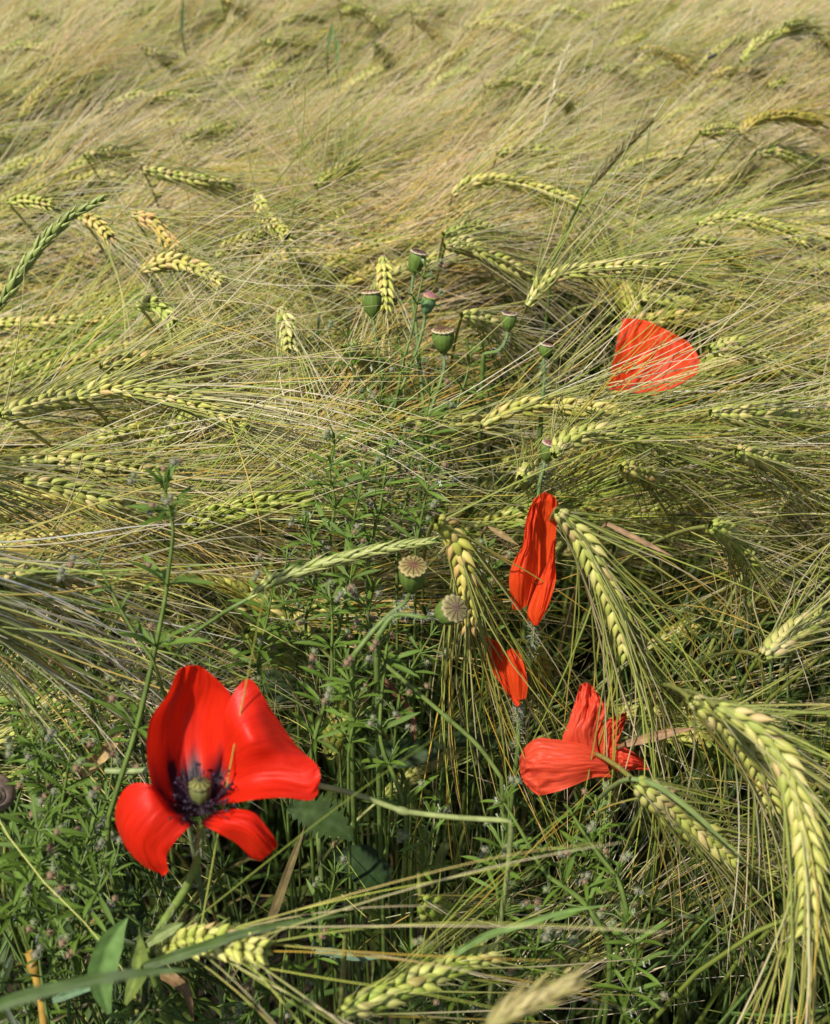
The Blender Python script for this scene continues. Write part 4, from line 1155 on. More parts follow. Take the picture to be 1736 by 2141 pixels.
seed_head(c6(1576, 1555), c6(1540, 1692), 36, .68, .46, [c6(1525, 1760), c6(1500, 1850), (1124, 1050)], "poppy capsule with a striped cap just above the folded poppy", 7, 11, disc_c=(.30, .15, .10), edge_c=(.46, .37, .25), ray_c=(.13, .05, .05))
seed_head((864, 1183), (860, 1240), 58, .555, .80, [(845, 1262), (815, 1285), (780, 1320), (740, 1370)], "upturned poppy capsule touching the lying green spike's tip", 8, 13, disc_c=(.21, .185, .05), edge_c=(.32, .26, .10), ray_c=(.13, .06, .035))
seed_head((952, 1272), (925, 1290), 59, .55, .95, [(890, 1292), (850, 1286), (820, 1290), (790, 1330)], "upturned poppy capsule in front of the ripe hanging ear", 9, 12, disc_c=(.20, .185, .06), edge_c=(.31, .26, .12), ray_c=(.14, .085, .06))

# ------------------------------------------------------------------ poppies
def grid_eval(G, nu, nv):
    G = np.asarray(G, float)              # rows x cols x 3
    rows = [catmull(r, nu) for r in G]    # across
    A = np.array(rows)                    # rows x nu x 3
    return np.stack([catmull(A[:, j], nv) for j in range(nu)], 1)    # nv x nu x 3

def petal(root, G0, name, grid, conv, D, mat, seed, nu=44, nv=48, wave=.0012, edge=.0016, blotch=.2, spots=(), fine=.0006, rag=.012, crease=0.):
    """grid rows base->rim of (x, y, depth in mm); conv maps x, y to picture units"""
    g = np.array([[(*conv(x, y), d) for (x, y, d) in r] for r in grid])
    S = grid_eval(g, nu, nv)
    off = Vector((seed * 3.7, seed * 1.3, 0))
    V = np.zeros((nv, nu, 3)); UV = np.zeros((nv, nu, 3))
    for i in range(nv):
        v = i / (nv - 1)
        for j in range(nu):
            u = j / (nu - 1)
            x, y, d = S[i, j]
            e = max(0, v - .35) / .65
            d = d * .001
            d += wave * (.3 + e) * noise.noise(Vector((u * 5, v * 1.6, 0)) + off) * 2
            d += fine * (.3 + e) * noise.noise(Vector((u * 22, v * 3.5, 1)) + off) * 2
            d += crease * (.25 + e) * (abs(noise.noise(Vector((u * 7 + v * 1.5 + .8 * noise.noise(Vector((u * 3, v * 3, 9)) + off), v * 3.4, 3)) + off)) * 1.6 + .55 * noise.noise(Vector((u * 11, v * 10, 6)) + off))
            d += edge * e ** 3 * math.sin(u * 24 + 3 * noise.noise(Vector((u * 3, 0, 5)) + off))
            P = px(x, y, D + d)
            V[i, j] = P
            b = 0.
            if blotch > 0:
                n_ = noise.noise(Vector((u * 9, v * 2, 2)) + off)
                b = max(0, min(1, (blotch * (1 + .5 * n_) - v) / .16))
            for (su, sv, sr) in spots:
                dd = math.hypot((u - su) * 1.0, (v - sv) * 1.2)
                b = max(b, max(0, min(1, (sr - dd) / .02)))
            UV[i, j] = (u, v, b)
    # ragged rim and sides
    for i in range(4, nv):
        kl = rag * 1.4 * (i / nv) * noise.noise(Vector((i * .33, 8, 0)) + off); kr = rag * 1.4 * (i / nv) * noise.noise(Vector((i * .33, 12, 0)) + off)
        V[i, 0] += (V[i, 0] - V[i, 4]) * kl * 6; V[i, -1] += (V[i, -1] - V[i, -5]) * kr * 6
    for j in range(nu):
        k = rag * noise.noise(Vector((j * .45, 3, 0)) + off)
        V[-1, j] += (V[-1, j] - V[-3, j]) * k * 12
    idx = np.arange(nv * nu).reshape(nv, nu)
    q = np.stack([idx[:-1, :-1], idx[:-1, 1:], idx[1:, 1:], idx[1:, :-1]], -1).reshape(-1, 4)
    me = mesh_from(name, V.reshape(-1, 3), [q], None, mat, True, UV.reshape(-1, 3))
    o = part(name, me, root, None, G0)
    return o

def big_poppy():
    conv = lambda x, y: (217 + x * .2812, 1356.5 + y * .2812)
    D = .455
    rng = random.Random(5)
    base = px(*conv(715, 1300), D + .003)
    P = to_ground([base] + pp([(419, 1762), (412, 1800), (386, 1862), (345, 1925), (312, 1985)], D + .006, .03), rng)
    G = P[-1]
    root = thing("poppy_flower", G, "large open scarlet poppy with dark centre, in front at lower left", "poppy")
    petal(root, G, "petal", [
        [(560, 1215, 6), (640, 1245, 9), (720, 1245, 9), (800, 1200, 6)],
        [(395, 1110, -3), (540, 1020, 10), (700, 980, 13), (862, 1000, 6)],
        [(322, 820, -4), (490, 760, 12), (680, 720, 17), (872, 760, 8)],
        [(342, 540, -2), (500, 500, 10), (690, 450, 15), (900, 540, 8)],
        [(470, 345, 0), (570, 300, 7), (740, 290, 9), (945, 360, 5)],
        [(535, 195, 0), (610, 165, 3), (745, 185, 4), (895, 280, 3)],
        [(562, 148, 0), (635, 124, 1), (725, 134, 2), (845, 230, 2)]], conv, D + .004, M_PET, 1, blotch=.33, spots=((.33, .235, .085),), wave=.0016, edge=.0008, rag=.004)  # basal blotch, widened so its dark also paints shade in the bowl
    petal(root, G, "petal", [
        [(790, 1165, 2), (815, 1090, 6), (840, 990, 9), (850, 890, 9)],
        [(940, 1150, -3), (960, 1020, 7), (920, 820, 9), (876, 640, 8)],
        [(1150, 1118, -9), (1130, 950, 2), (1060, 690, -5), (905, 470, 4)],
        [(1350, 1108, -9), (1320, 940, 1), (1185, 650, -3), (985, 295, 3)],
        [(1530, 1128, -7), (1500, 960, 1), (1300, 640, 5), (1100, 232, 4)],
        [(1590, 1085, -3), (1600, 890, 3), (1435, 720, 12), (1235, 440, 9)]], conv, D, M_PET, 2, blotch=.20, wave=.0012, edge=.0008, rag=.006)
    petal(root, G, "petal", [
        [(590, 1190, 7), (630, 1240, 6), (680, 1300, 2)],
        [(430, 1085, 0), (500, 1180, 0), (640, 1325, -3)],
        [(325, 1004, -5), (400, 1135, -8), (575, 1385, -5)],
        [(190, 1015, -1), (285, 1230, -10), (500, 1475, -5)],
        [(105, 1130, 4), (190, 1380, -6), (466, 1540, -3)],
        [(88, 1290, 9), (225, 1530, 0), (472, 1610, -2)],
        [(160, 1470, 14), (310, 1625, 6), (478, 1655, 0)],
        [(240, 1570, 16), (395, 1655, 8), (440, 1692, 2)]], conv, D - .002, M_PET, 3, blotch=.27, wave=.001, edge=.0007, rag=.008)  # basal blotch, its reach also painting the shaded inside of this petal
    petal(root, G, "petal", [
        [(715, 1300, 4), (755, 1260, 5), (800, 1215, 7)],
        [(840, 1365, -3), (890, 1280, -7), (950, 1192, 0)],
        [(990, 1450, 0), (1060, 1325, -9), (1110, 1218, -2)],
        [(1090, 1550, 5), (1165, 1430, -6), (1225, 1340, 0)],
        [(1165, 1580, 9), (1245, 1515, 0), (1297, 1462, 3)]], conv, D - .001, M_PET, 4, blotch=.16, wave=.001, edge=.0006, rag=.006)
    # the young seed capsule in the middle
    b = px(*conv(722, 1160), D + .001); t_ = px(*conv(716, 990), D - .004)
    capsule_parts(root, G, b, nrm(t_ - b), 80 * .2812 * D / FPX, .0105, rng, 10, (.13, .135, .04), (.19, .19, .035), (.14, .13, .04), (.03, .02, .025), .5, False)
    # stamens
    nr = np.random.RandomState(6)
    K = 80
    ax = nrm(t_ - b)
    d = nr.normal(0, 1, (K, 3)); d = nrm(d - (d @ ax)[:, None] * ax)
    d = nrm(d + ax * nr.uniform(-.05, .9, (K, 1)))
    L = nr.uniform(.004, .0145, (K, 1))
    root_p = b - ax * .001 + d * .002
    tipp = root_p + d * L + ax * .002
    Q = np.stack([root_p, (root_p + tipp) / 2 + nr.normal(0, .0006, (K, 3)), tipp], 1)
    mb = MB()
    mb.add(*tubes(Q, np.full((K, 3), .00016), 3, np.tile(rgba((.03, .008, .02)), (K, 3, 1))))
    for i in range(K):
        M = frame_to(nr.normal(0, 1, 3)) * np.array((.0007, .00042, .00042)) * nr.uniform(.7, 1.2)
        uv = np.array([(sx, sy, sz) for sx in (-1, 1) for sy in (-1, 1) for sz in (-1, 1)], float); uv[:, 1:] *= .8
        mb.add(uv @ M.T + tipp[i], [np.array(((0, 1, 3, 2), (4, 6, 7, 5), (0, 4, 5, 1), (2, 3, 7, 6), (0, 2, 6, 4), (1, 5, 7, 3)))], rgba((.018, .012, .02), nr.uniform(.6, 2)))
    part("stamens", mb.mesh("stamens", M_STAMEN), root, 'stuff', G)
    V, F, C = tubes(P[None], np.linspace(.0015, .0024, len(P))[None], 7, np.tile(rgba((.16, .22, .045)), (len(P), 1))[None])
    part("stem", mesh_from("stem", V, F, C, M_WSTEM), root, None, G)
    V, F, C = stem_hairs(P, rng, .0018, 60, .75, .0042)
    part("stem_hairs", mesh_from("stem_hairs", V, F, C, M_HAIR), root, 'stuff', G)
big_poppy()

def poppy(label, petals, conv, D, mat, stem_px, seed, **kw):
    rng = random.Random(seed)
    P = to_ground([px(x, y, D + dd) for (x, y, dd) in stem_px], rng)
    G = P[-1]
    root = thing("poppy_flower", G, label, "poppy")
    for i, g in enumerate(petals):
        k = dict(kw); 
        petal(root, G, "petal", g, conv, D, mat, seed * 10 + i, **k)
    V, F, C = tubes(P[None], np.linspace(.0010, .0016, len(P))[None], 6, np.tile(rgba((.12, .18, .045)), (len(P), 1))[None])
    part("stem", mesh_from("stem", V, F, C, M_WSTEM), root, None, G)
    V, F, C = stem_hairs(P, rng, .0012, 120, .7, .003)
    part("stem_hairs", mesh_from("stem_hairs", V, F, C, M_HAIR), root, 'stuff', G)

cA = lambda x, y: (868 + .5 * x, 362 + .5 * y)
poppy("lone orange-red poppy fanned open behind awns at upper right", [
    [[(800, 905, 0), (862, 912, 3), (930, 920, 3), (1000, 930, 0)],
     [(822, 815, -5), (905, 815, 3), (1000, 830, 4), (1110, 882, -3)],
     [(838, 740, -5), (925, 735, 3), (1045, 752, 3), (1180, 832, 0)],
     [(853, 668, -3), (935, 662, 1), (1060, 690, 1), (1186, 768, 0)],
     [(872, 606, 0), (965, 616, 2), (1062, 660, 2), (1145, 706, 3)]],
    [[(812, 900, 8), (880, 915, 10), (960, 930, 8)],
     [(840, 780, 10), (960, 770, 14), (1120, 860, 8)],
     [(862, 650, 10), (985, 640, 12), (1172, 762, 9)]]], cA, .80, M_PETO, [(1330, 812, .012), (1322, 850, .02), (1310, 900, .03)], 2, blotch=0, spots=((.36, .28, .035),), wave=.0022, edge=.0016, fine=.0009, rag=.03, crease=.002)
cB = lambda x, y: (868 + .5 * x, 814 + .5 * y)
poppy("tall narrow folded orange-red poppy left of the plump hanging ear", [
    [[(470, 970, 12), (520, 900, 16), (560, 860, 14)],
     [(470, 780, 12), (520, 740, 18), (575, 760, 12)],
     [(480, 600, 8), (530, 590, 14), (590, 600, 6)],
     [(476, 520, 2), (535, 505, 6), (596, 520, 2)],
     [(497, 458, 0), (545, 430, 0), (591, 455, 0)]],
    [[(408, 918, 0), (438, 925, 4), (470, 900, 3)],
     [(393, 800, -3), (440, 805, -6), (500, 800, 3)],
     [(412, 720, -5), (455, 720, -7), (516, 705, 4)],
     [(448, 655, -5), (475, 650, -7), (500, 655, 3)],
     [(462, 560, -3), (480, 550, -3), (512, 545, 2)],
     [(480, 490, 0), (492, 480, 0), (512, 470, 1)]],
    [[(490, 985, 4), (505, 988, 0), (515, 985, 0)],
     [(470, 930, 4), (520, 920, -4), (560, 900, -2)],
     [(510, 820, 4), (545, 810, -6), (588, 800, -2)],
     [(555, 720, 4), (572, 710, -5), (586, 715, -2)],
     [(572, 640, 2), (580, 630, -2), (588, 620, 0)]]], cB, .60, M_PETO, [(1118, 1296, .012), (1116, 1320, .02), (1112, 1370, .03)], 3, blotch=0, wave=.0022, edge=.001, fine=.0009, rag=.03, crease=.0028)
cC = lambda x, y: (868 + .5 * x, 1266 + .5 * y)
poppy("small half-hidden red poppy behind the hanging awns below the folded one", [
    [[(425, 425, 4), (432, 420, 2), (440, 412, 2)],
     [(340, 300, 3), (372, 320, 6), (402, 340, 4)],
     [(300, 235, 0), (335, 240, 4), (372, 250, 4)],
     [(286, 122, 0), (318, 138, 2), (358, 160, 3)]],
    [[(400, 372, 3), (430, 395, 0), (465, 388, 0)],
     [(378, 300, 2), (425, 310, -5), (472, 330, -2)],
     [(366, 230, 2), (415, 225, -5), (462, 270, -2)],
     [(372, 195, 1), (410, 178, -2), (438, 200, 0)]]], cC, .60, M_PETO, [(1082, 1474, .01), (1084, 1500, .015), (1084, 1560, .02)], 4, blotch=0, wave=.0022, edge=.001, fine=.0007, rag=.03)
poppy("crumpled salmon-red poppy with violet creases lying under the awns", [
    [[(660, 640, 6), (720, 650, 6), (770, 640, 4)],
     [(618, 565, 3), (690, 540, -4), (760, 560, 4)],
     [(645, 480, 2), (710, 470, -5), (775, 500, 3)],
     [(670, 400, 2), (725, 400, -3), (803, 440, 2)],
     [(690, 330, 1), (728, 326, 0), (775, 385, 0)]],
    [[(760, 620, 10), (790, 640, 9), (800, 660, 8)],
     [(765, 540, 6), (800, 560, 4), (830, 600, 6)],
     [(800, 480, 6), (840, 500, 2), (858, 545, 5)],
     [(885, 446, 5), (886, 460, 4), (882, 482, 5)]],
    [[(770, 600, 8), (790, 640, 9), (820, 680, 8)],
     [(830, 575, 4), (850, 630, -3), (860, 700, 4)],
     [(900, 605, 3), (905, 640, -3), (905, 690, 3)],
     [(955, 645, 4), (968, 668, 2), (978, 688, 3)]],
    [[(760, 600, 3), (800, 660, -3), (822, 720, 2)],
     [(690, 575, 0), (715, 655, -8), (742, 722, -1)],
     [(600, 562, 0), (610, 665, -10), (628, 768, -5)],
     [(510, 556, 2), (520, 660, -9), (540, 792, 1)],
     [(455, 600, 6), (470, 680, -6), (500, 785, 0)],
     [(436, 650, 9), (440, 700, 2), (455, 740, 5)]]], cC, .595, M_PETP, [(1256, 1600, .016), (1262, 1650, .022), (1265, 1720, .03)], 5, blotch=0, wave=.0030, edge=.0018, fine=.0009, rag=.045, crease=.0040)

# ------------------------------------------------------------------ grass heads
def spikelet_mesh(name, L, w, c0, c1, awn=.3):
    rings = ((0, .3), (.2, .9), (.45, 1.0), (.75, .55), (1.0, .06))
    S = 5; V, C = [], []
    for t_, r_ in rings:
        for k in range(S):
            a = 2 * math.pi * k / S
            V.append((t_ * L, r_ * w * .5 * math.cos(a), r_ * w * .32 * math.sin(a))); C.append(rgba(tuple(lerp(np.array(c0), np.array(c1), t_))))
    idx = np.arange(len(rings) * S).reshape(len(rings), S)
    q = np.stack([idx[:-1], np.roll(idx, -1, 1)[:-1], np.roll(idx, -1, 1)[1:], idx[1:]], -1).reshape(-1, 4)
    mb = MB(); mb.add(np.array(V), [q], np.array(C))
    if awn: mb.add(*tubes(np.array([[(L * .95, 0, 0), (L * (1 + awn * .5), 0, .0002), (L * (1 + awn), .0003, .0005)]]), np.array(((w * .07, w * .04, w * .02),)), 3, np.tile(rgba(c1), (1, 3, 1))))
    return mb.mesh(name, M_SCALE)

def grass_head(pts, stem, D, label, n, me, width, tilt, seed, dd=0., single=True, stem_c=(.11, .17, .04), taper=.5, name="grass_spike", cols=None, sdd=.04):
    rng = random.Random(seed)
    S = resample(catmull(pp(pts, D, dd), 40), 60)         # base -> tip
    stp = [S[0]] + pp(stem, D + .002, sdd)[0:]
    P = to_ground(stp, rng); G = P[-1]
    root = thing(name, G, label, "grass")
    V, F, C = tubes(P[None], np.full((1, len(P)), .0011), 5, np.tile(rgba(stem_c), (len(P), 1))[None])
    part("stem", mesh_from("stem", V, F, C, M_WSTEM), root, None, G)
    V, F, C = tubes(S[None], np.linspace(.0011, .0004, 60)[None], 5, np.tile(rgba(stem_c), (60, 1))[None])
    sp = part("spike", mesh_from("rachis", V, F, C, M_WSTEM), root, None, G)
    T = nrm(np.gradient(S, axis=0))
    mb = MB()
    if not single:
        me0 = me
        v = np.zeros(len(me0.vertices) * 3); me0.vertices.foreach_get("co", v); v = v.reshape(-1, 3)
        cc = np.zeros(len(v) * 4); me0.attributes["Col"].data.foreach_get("color", cc); cc = cc.reshape(-1, 4)
        qq = np.array([list(p.vertices) for p in me0.polygons])
    for i in range(n):
        t = i / (n - 1); j = int(t * 57); p = S[j]; Tt = T[j]
        N1 = nrm(np.cross(Tt, (.3, .2, .9))); N2 = np.cross(Tt, N1)
        a = i * 2.39996 + rng.gauss(0, .15)
        R = math.cos(a) * N1 + math.sin(a) * N2
        k = (min(1, .6 + t * 3)) * (1 if t < .55 else lerp(1, taper, (t - .55) / .45)) * rng.uniform(.85, 1.1)
        ti = math.radians(tilt + rng.gauss(0, 4))
        d = Tt * math.cos(ti) + R * math.sin(ti)
        Yv = nrm(np.cross(d, R)); M = np.stack([d, Yv, np.cross(d, Yv)], 1) * k
        p0 = p + R * width * k
        if single:
            o = bpy.data.objects.new("spikelet", me); COL.objects.link(o); o.parent = sp
            m4 = np.eye(4); m4[:3, :3] = M; m4[:3, 3] = p0 - G; o.matrix_basis = Matrix(m4.tolist())
            v_ = rng.uniform(.85, 1.15); o.color = (v_, v_, v_, 1)
        else:
            mb.add(v @ M.T + p0, [qq], cc * rng.uniform(.75, 1.25))
    if not single:
        part("spikelets", mb.mesh("spikelets", M_SCALE), sp, 'stuff', G)
GS = spikelet_mesh("spikelet", .0125, .0046, (.17, .235, .04), (.34, .37, .11), .15)
grass_head([(-10, 655), (20, 606), (45, 565), (75, 528), (110, 488), (150, 452), (190, 430), (216, 414)], [(-60, 740), (-90, 830)], .74, "thick green wheat-like spike leaning up from the left edge", 62, GS, .0012, 15, 1, taper=.65, name="wheat_spike")
GS2 = spikelet_mesh("spikelet", .0120, .0038, (.20, .26, .045), (.42, .43, .15), .25)
grass_head([(516, 1254), (550, 1228), (600, 1206), (670, 1180), (740, 1162), (820, 1144), (912, 1131)], [(480, 1274), (450, 1294), (400, 1329), (360, 1380)], .575, "slender green grass spike lying across the gap above the big poppy", 84, GS2, .0008, 13, 2, taper=.6)
GS3 = spikelet_mesh("spikelet", .0080, .0026, (.10, .105, .02), (.19, .155, .045), .4)
grass_head([(1233, 391), (1258, 360), (1283, 330), (1308, 305), (1333, 280), (1352, 262), (1364, 250)], [(1222, 408), (1205, 440), (1190, 470), (1160, 540)], .86, "dark olive foxtail spike leaning right over the field", 320, GS3, .0011, 15, 3, single=False, stem_c=(.10, .16, .03), taper=.6)
GS4 = spikelet_mesh("spikelet", .012, .0026, (.44, .40, .18), (.68, .60, .42), .5)
grass_head([(1126, 300), (1138, 262), (1148, 225), (1163, 170), (1178, 125), (1196, 80)], [(1122, 330), (1118, 400), (1112, 460)], 1.26, "thin pale straw grass spike standing up against the far field", 40, GS4, .0009, 12, 4, single=False, stem_c=(.34, .32, .12), taper=.6)
GS5 = spikelet_mesh("spikelet", .010, .0034, (.22, .22, .05), (.38, .30, .12), .3)
grass_head([(1010, 2160), (1050, 2128), (1100, 2100), (1145, 2080), (1186, 2060)], [(960, 2200), (900, 2260)], .335, "out-of-focus olive grass head poking in at the bottom edge", 60, GS5, .0010, 14, 5, taper=.8, sdd=.03)

# ------------------------------------------------------------------ single blades, broad leaves, dry leaves, stalks
def blade(pts, D, w, label, cat, col, seed, dd=0., prof=None, fold=.25, face_roll=0., mat=M_LEAF, name="grass_leaf", n=24, serr=0., vein=True, stalked=True):
    rng = random.Random(seed)
    P = catmull(pp(pts, D, dd), n)
    T = nrm(np.gradient(P, axis=0))
    view = nrm(CP - P)
    side = nrm(np.cross(T, view))
    nn = np.cross(side, T)
    side = math.cos(face_roll) * side + math.sin(face_roll) * nn
    u = np.linspace(0, 1, n)
    wd = (np.interp(u, [a for a, b in prof], [b for a, b in prof]) if prof else np.sin(np.clip(u * 1.0, 0, 1) * math.pi * .5 + math.pi * .5) ** .6 * 1.0) * w * D / FPX
    m = 7
    s = np.linspace(-1, 1, m)
    V = np.zeros((n, m, 3)); C = np.ones((n, m, 4))
    for i in range(n):
        for j in range(m):
            k = wd[i] * .5
            if serr and j in (0, m - 1): k *= 1 + serr * math.sin(i * 2.4 + j)
            V[i, j] = P[i] + side[i] * s[j] * k + nn[i] * (abs(s[j]) * k * fold + .0008 * noise.noise(Vector((i * .4, j * .8, seed))))
            f = (1.28 if j == m // 2 and vein else 1.0) * rng.uniform(.9, 1.1)
            C[i, j, :3] = np.array(col) * f
    idx = np.arange(n * m).reshape(n, m)
    q = np.stack([idx[:-1, :-1], idx[:-1, 1:], idx[1:, 1:], idx[1:, :-1]], -1).reshape(-1, 4)
    G = P[0]
    root = thing(name, G, label, cat)
    part("blade", mesh_from("blade", V.reshape(-1, 3), [q], C.reshape(-1, 4), mat), root, None, G)
    if P[0][2] > .02 and stalked:                       # its stalk down to the soil
        g = np.array((P[0][0] + rng.uniform(-.03, .03), P[0][1] + .05, 0.))
        g[1] += .22; st = bez(P[0], P[0] - T[0] * .012 + np.array((0, .02, -.03)), np.array((g[0], g[1], P[0][2] * .5)), g, 14)
        V2, F2, C2 = tubes(st[None], np.full((1, 14), .0012), 5, np.tile(rgba(tuple(np.array(col) * 1.1)), (14, 1))[None])
        part("stalk", mesh_from("stalk", V2, F2, C2, M_WSTEM), root, None, G)
LANCE = [(0, .15), (.15, .55), (.4, 1), (.65, .85), (.9, .25), (1, .02)]
STRAP = [(0, .7), (.3, 1), (.6, .8), (.85, .4), (1, .02)]
blade([(228, 2120), (212, 2060), (222, 2000), (245, 1950), (268, 1918)], .465, 62, "broad pale green lance leaf upright below the big poppy", "leaf", (.115, .20, .05), 1, prof=LANCE, fold=.45, name="broad_leaf")
blade([(262, 2100), (285, 2040), (292, 1990), (292, 1950)], .47, 52, "yellowish broad leaf behind the pale green lance leaf", "leaf", (.13, .17, .035), 2, prof=LANCE, fold=.5, face_roll=.6, name="broad_leaf")
blade([(290, 1990), (330, 1958), (362, 1940), (385, 1930)], .47, 26, "small folded leaf at the hairy poppy stem", "leaf", (.20, .25, .08), 3, prof=LANCE, fold=.6, name="broad_leaf")
blade([(-80, 2125), (0, 2100), (120, 2065), (250, 2040), (330, 2032), (408, 2028)], .345, 27, "blurred green blade crossing the lower left corner", "grass blade", (.05, .085, .018), 4, stalked=False, prof=[(0, 1), (.3, 1), (.6, .8), (.85, .45), (1, .05)])
blade([(300, 2022), (350, 2005), (415, 1984), (500, 1954), (620, 1928), (755, 1909)], .44, 24, "long dark green blade crossing in front of the pale low ear", "grass blade", (.05, .082, .015), 5, prof=STRAP)
blade([(110, 2092), (150, 2078), (210, 2062)], .47, 18, "short blue-green blade tip under the blurred blade", "grass blade", (.10, .17, .08), 6, prof=STRAP)
blade([(660, 1988), (700, 1992), (745, 2003), (800, 2004)], .56, 18, "blue-green curled blade low in the dark below centre", "grass blade", (.12, .19, .11), 7, prof=STRAP)
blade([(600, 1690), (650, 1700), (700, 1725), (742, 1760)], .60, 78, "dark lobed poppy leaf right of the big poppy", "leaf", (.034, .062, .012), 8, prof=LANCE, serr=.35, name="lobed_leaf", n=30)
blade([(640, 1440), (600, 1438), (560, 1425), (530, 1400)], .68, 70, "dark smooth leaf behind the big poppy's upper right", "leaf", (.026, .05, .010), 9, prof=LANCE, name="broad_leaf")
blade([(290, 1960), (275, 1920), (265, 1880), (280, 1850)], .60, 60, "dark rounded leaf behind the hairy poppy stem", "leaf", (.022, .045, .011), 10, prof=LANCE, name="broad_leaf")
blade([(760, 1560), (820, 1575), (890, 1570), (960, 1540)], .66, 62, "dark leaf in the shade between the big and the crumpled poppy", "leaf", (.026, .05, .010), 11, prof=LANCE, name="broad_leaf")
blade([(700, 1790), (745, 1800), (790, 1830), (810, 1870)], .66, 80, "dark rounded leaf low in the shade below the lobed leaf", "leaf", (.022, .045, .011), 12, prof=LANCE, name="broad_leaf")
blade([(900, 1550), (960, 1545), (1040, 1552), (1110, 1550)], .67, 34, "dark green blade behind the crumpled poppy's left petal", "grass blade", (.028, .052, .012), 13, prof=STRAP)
blade([(548, 1975), (575, 1900), (600, 1830), (622, 1770), (640, 1720)], .58, 20, "dry brown-green leaf standing in the dark beside the big poppy", "dry leaf", (.12, .09, .03), 14, prof=STRAP, mat=M_DRY, name="dry_leaf")
blade([(325, 2032), (365, 2050), (392, 2080), (405, 2141)], .53, 28, "curled dry brown leaf at the bottom below the pale low ear", "dry leaf", (.26, .16, .07), 15, prof=STRAP, mat=M_DRY, name="dry_leaf", face_roll=.5)
blade([(1270, 1095), (1320, 1120), (1370, 1145), (1410, 1165)], .64, 12, "brown dry leaf strip right of the plump hanging ear", "dry leaf", (.30, .19, .10), 16, prof=STRAP, mat=M_DRY, name="dry_leaf")
blade([(870, 975), (890, 1005), (925, 1035)], .70, 18, "tan dry leaf fragment in the centre of the gap", "dry leaf", (.24, .17, .07), 17, prof=LANCE, mat=M_DRY, name="dry_leaf")
blade([(1020, 1100), (1050, 1118), (1085, 1140)], .66, 14, "tan dry leaf fragment left of the folded poppy", "dry leaf", (.27, .19, .08), 18, prof=LANCE, mat=M_DRY, name="dry_leaf")
blade([(1310, 1555), (1370, 1540), (1410, 1530), (1455, 1522)], .58, 20, "brown dry leaf behind the hanging awns right of the crumpled poppy", "dry leaf", (.26, .155, .075), 19, prof=STRAP, mat=M_DRY, name="dry_leaf")
blade([(800, 1420), (830, 1450), (862, 1500), (868, 1560)], .64, 22, "rusty twisted dry leaf left of the straight hanging awns", "dry leaf", (.20, .10, .05), 22, prof=STRAP, mat=M_DRY, name="dry_leaf", face_roll=.7)
blade([(170, 1620), (200, 1590), (232, 1560), (255, 1530)], .58, 34, "golden dry leaf sheath beside the tallest cleavers shoot", "dry leaf", (.42, .28, .10), 23, prof=STRAP, mat=M_DRY, name="dry_leaf")
blade([(930, 2010), (1010, 1960), (1090, 1935), (1190, 1905), (1300, 1890)], .50, 15, "long green blade crossing under the slanting cleavers stems", "grass blade", (.13, .21, .045), 24, prof=STRAP)
blade([(1320, 1628), (1370, 1640), (1440, 1690), (1500, 1745), (1570, 1810)], .505, 12, "pale grey-green blade lying along the drooping ear", "grass blade", (.19, .25, .08), 25, prof=STRAP)
blade([(685, 112), (692, 70), (696, 42)], 1.45, 9, "dark green weed tip rising out of the far barley near the top", "grass blade", (.07, .13, .03), 26, prof=LANCE)
blade([(703, 140), (705, 100), (700, 66)], 1.44, 9, "second dark green weed tip beside the first near the top", "grass blade", (.08, .15, .03), 27, prof=LANCE)
blade([(380, 70), (382, 30), (384, -5)], 1.58, 8, "dark upright stalk at the top edge left of centre", "grass blade", (.06, .09, .03), 28, prof=STRAP)

def stalk(pts, D, r, label, col, seed, dd=0., nodes=(), cat="stalk", name="plant_stalk"):
    rng = random.Random(seed)
    P = catmull(pp(pts, D, dd), 30); e = P[-1]
    g = np.array((e[0] + rng.uniform(-.02, .02), e[1] + .03, 0.))
    tail = bez(e, e + (e - P[-3]), np.array((g[0], g[1], e[2] * .5)), g, 12)
    P = np.concatenate([P, tail[1:]])
    rr = np.full(len(P), r * D / FPX)
    G = P[-1]
    root = thing(name, G, label, cat)
    col_ = np.array([rgba(tuple(np.array(col) * (1 + .12 * math.sin(i * .7)))) for i in range(len(P))])
    V, F, C = tubes(P[None], rr[None], 6, col_[None])
    part("stem", mesh_from("stem", V, F, C, M_WSTEM), root, None, G)
    for f in nodes:
        i = int(f * 29); d = nrm(P[i + 1] - P[i])
        V, F, C, _ = lathe([(rr[i] * 1.0, -.003), (rr[i] * 1.5, -.001), (rr[i] * 1.5, .001), (rr[i] * 1.0, .003)], 8, P[i], d, lambda j, a: rgba(tuple(np.array(col) * .8)))
        part("node", mesh_from("node", V, F, C, M_WSTEM), root, None, G)
stalk([(655, 1640), (740, 1660), (830, 1692), (868, 1700), (960, 1710), (1065, 1716)], .495, 6, "thick pale ribbed stem running level from the big poppy to the right", (.26, .30, .10), 1, nodes=(.47,))
stalk([(800, 1385), (870, 1445), (940, 1505), (1000, 1560), (1048, 1625)], .60, 5, "pale green stem slanting behind the straight hanging awns", (.13, .18, .04), 2, nodes=(.5,))
stalk([(220, 1612), (270, 1613), (320, 1610), (370, 1612)], .53, 7, "short pale ribbed stem level behind the big poppy's left side", (.22, .27, .10), 3)
stalk([(60, 1990), (72, 2030), (85, 2080), (92, 2141)], .50, 9, "ochre barley stalk standing at the lower left corner", (.36, .22, .04), 4, nodes=(.3,))
stalk([(280, 2040), (288, 2090), (292, 2150)], .50, 8, "olive stalk beneath the broad leaves at the bottom", (.20, .19, .04), 5)
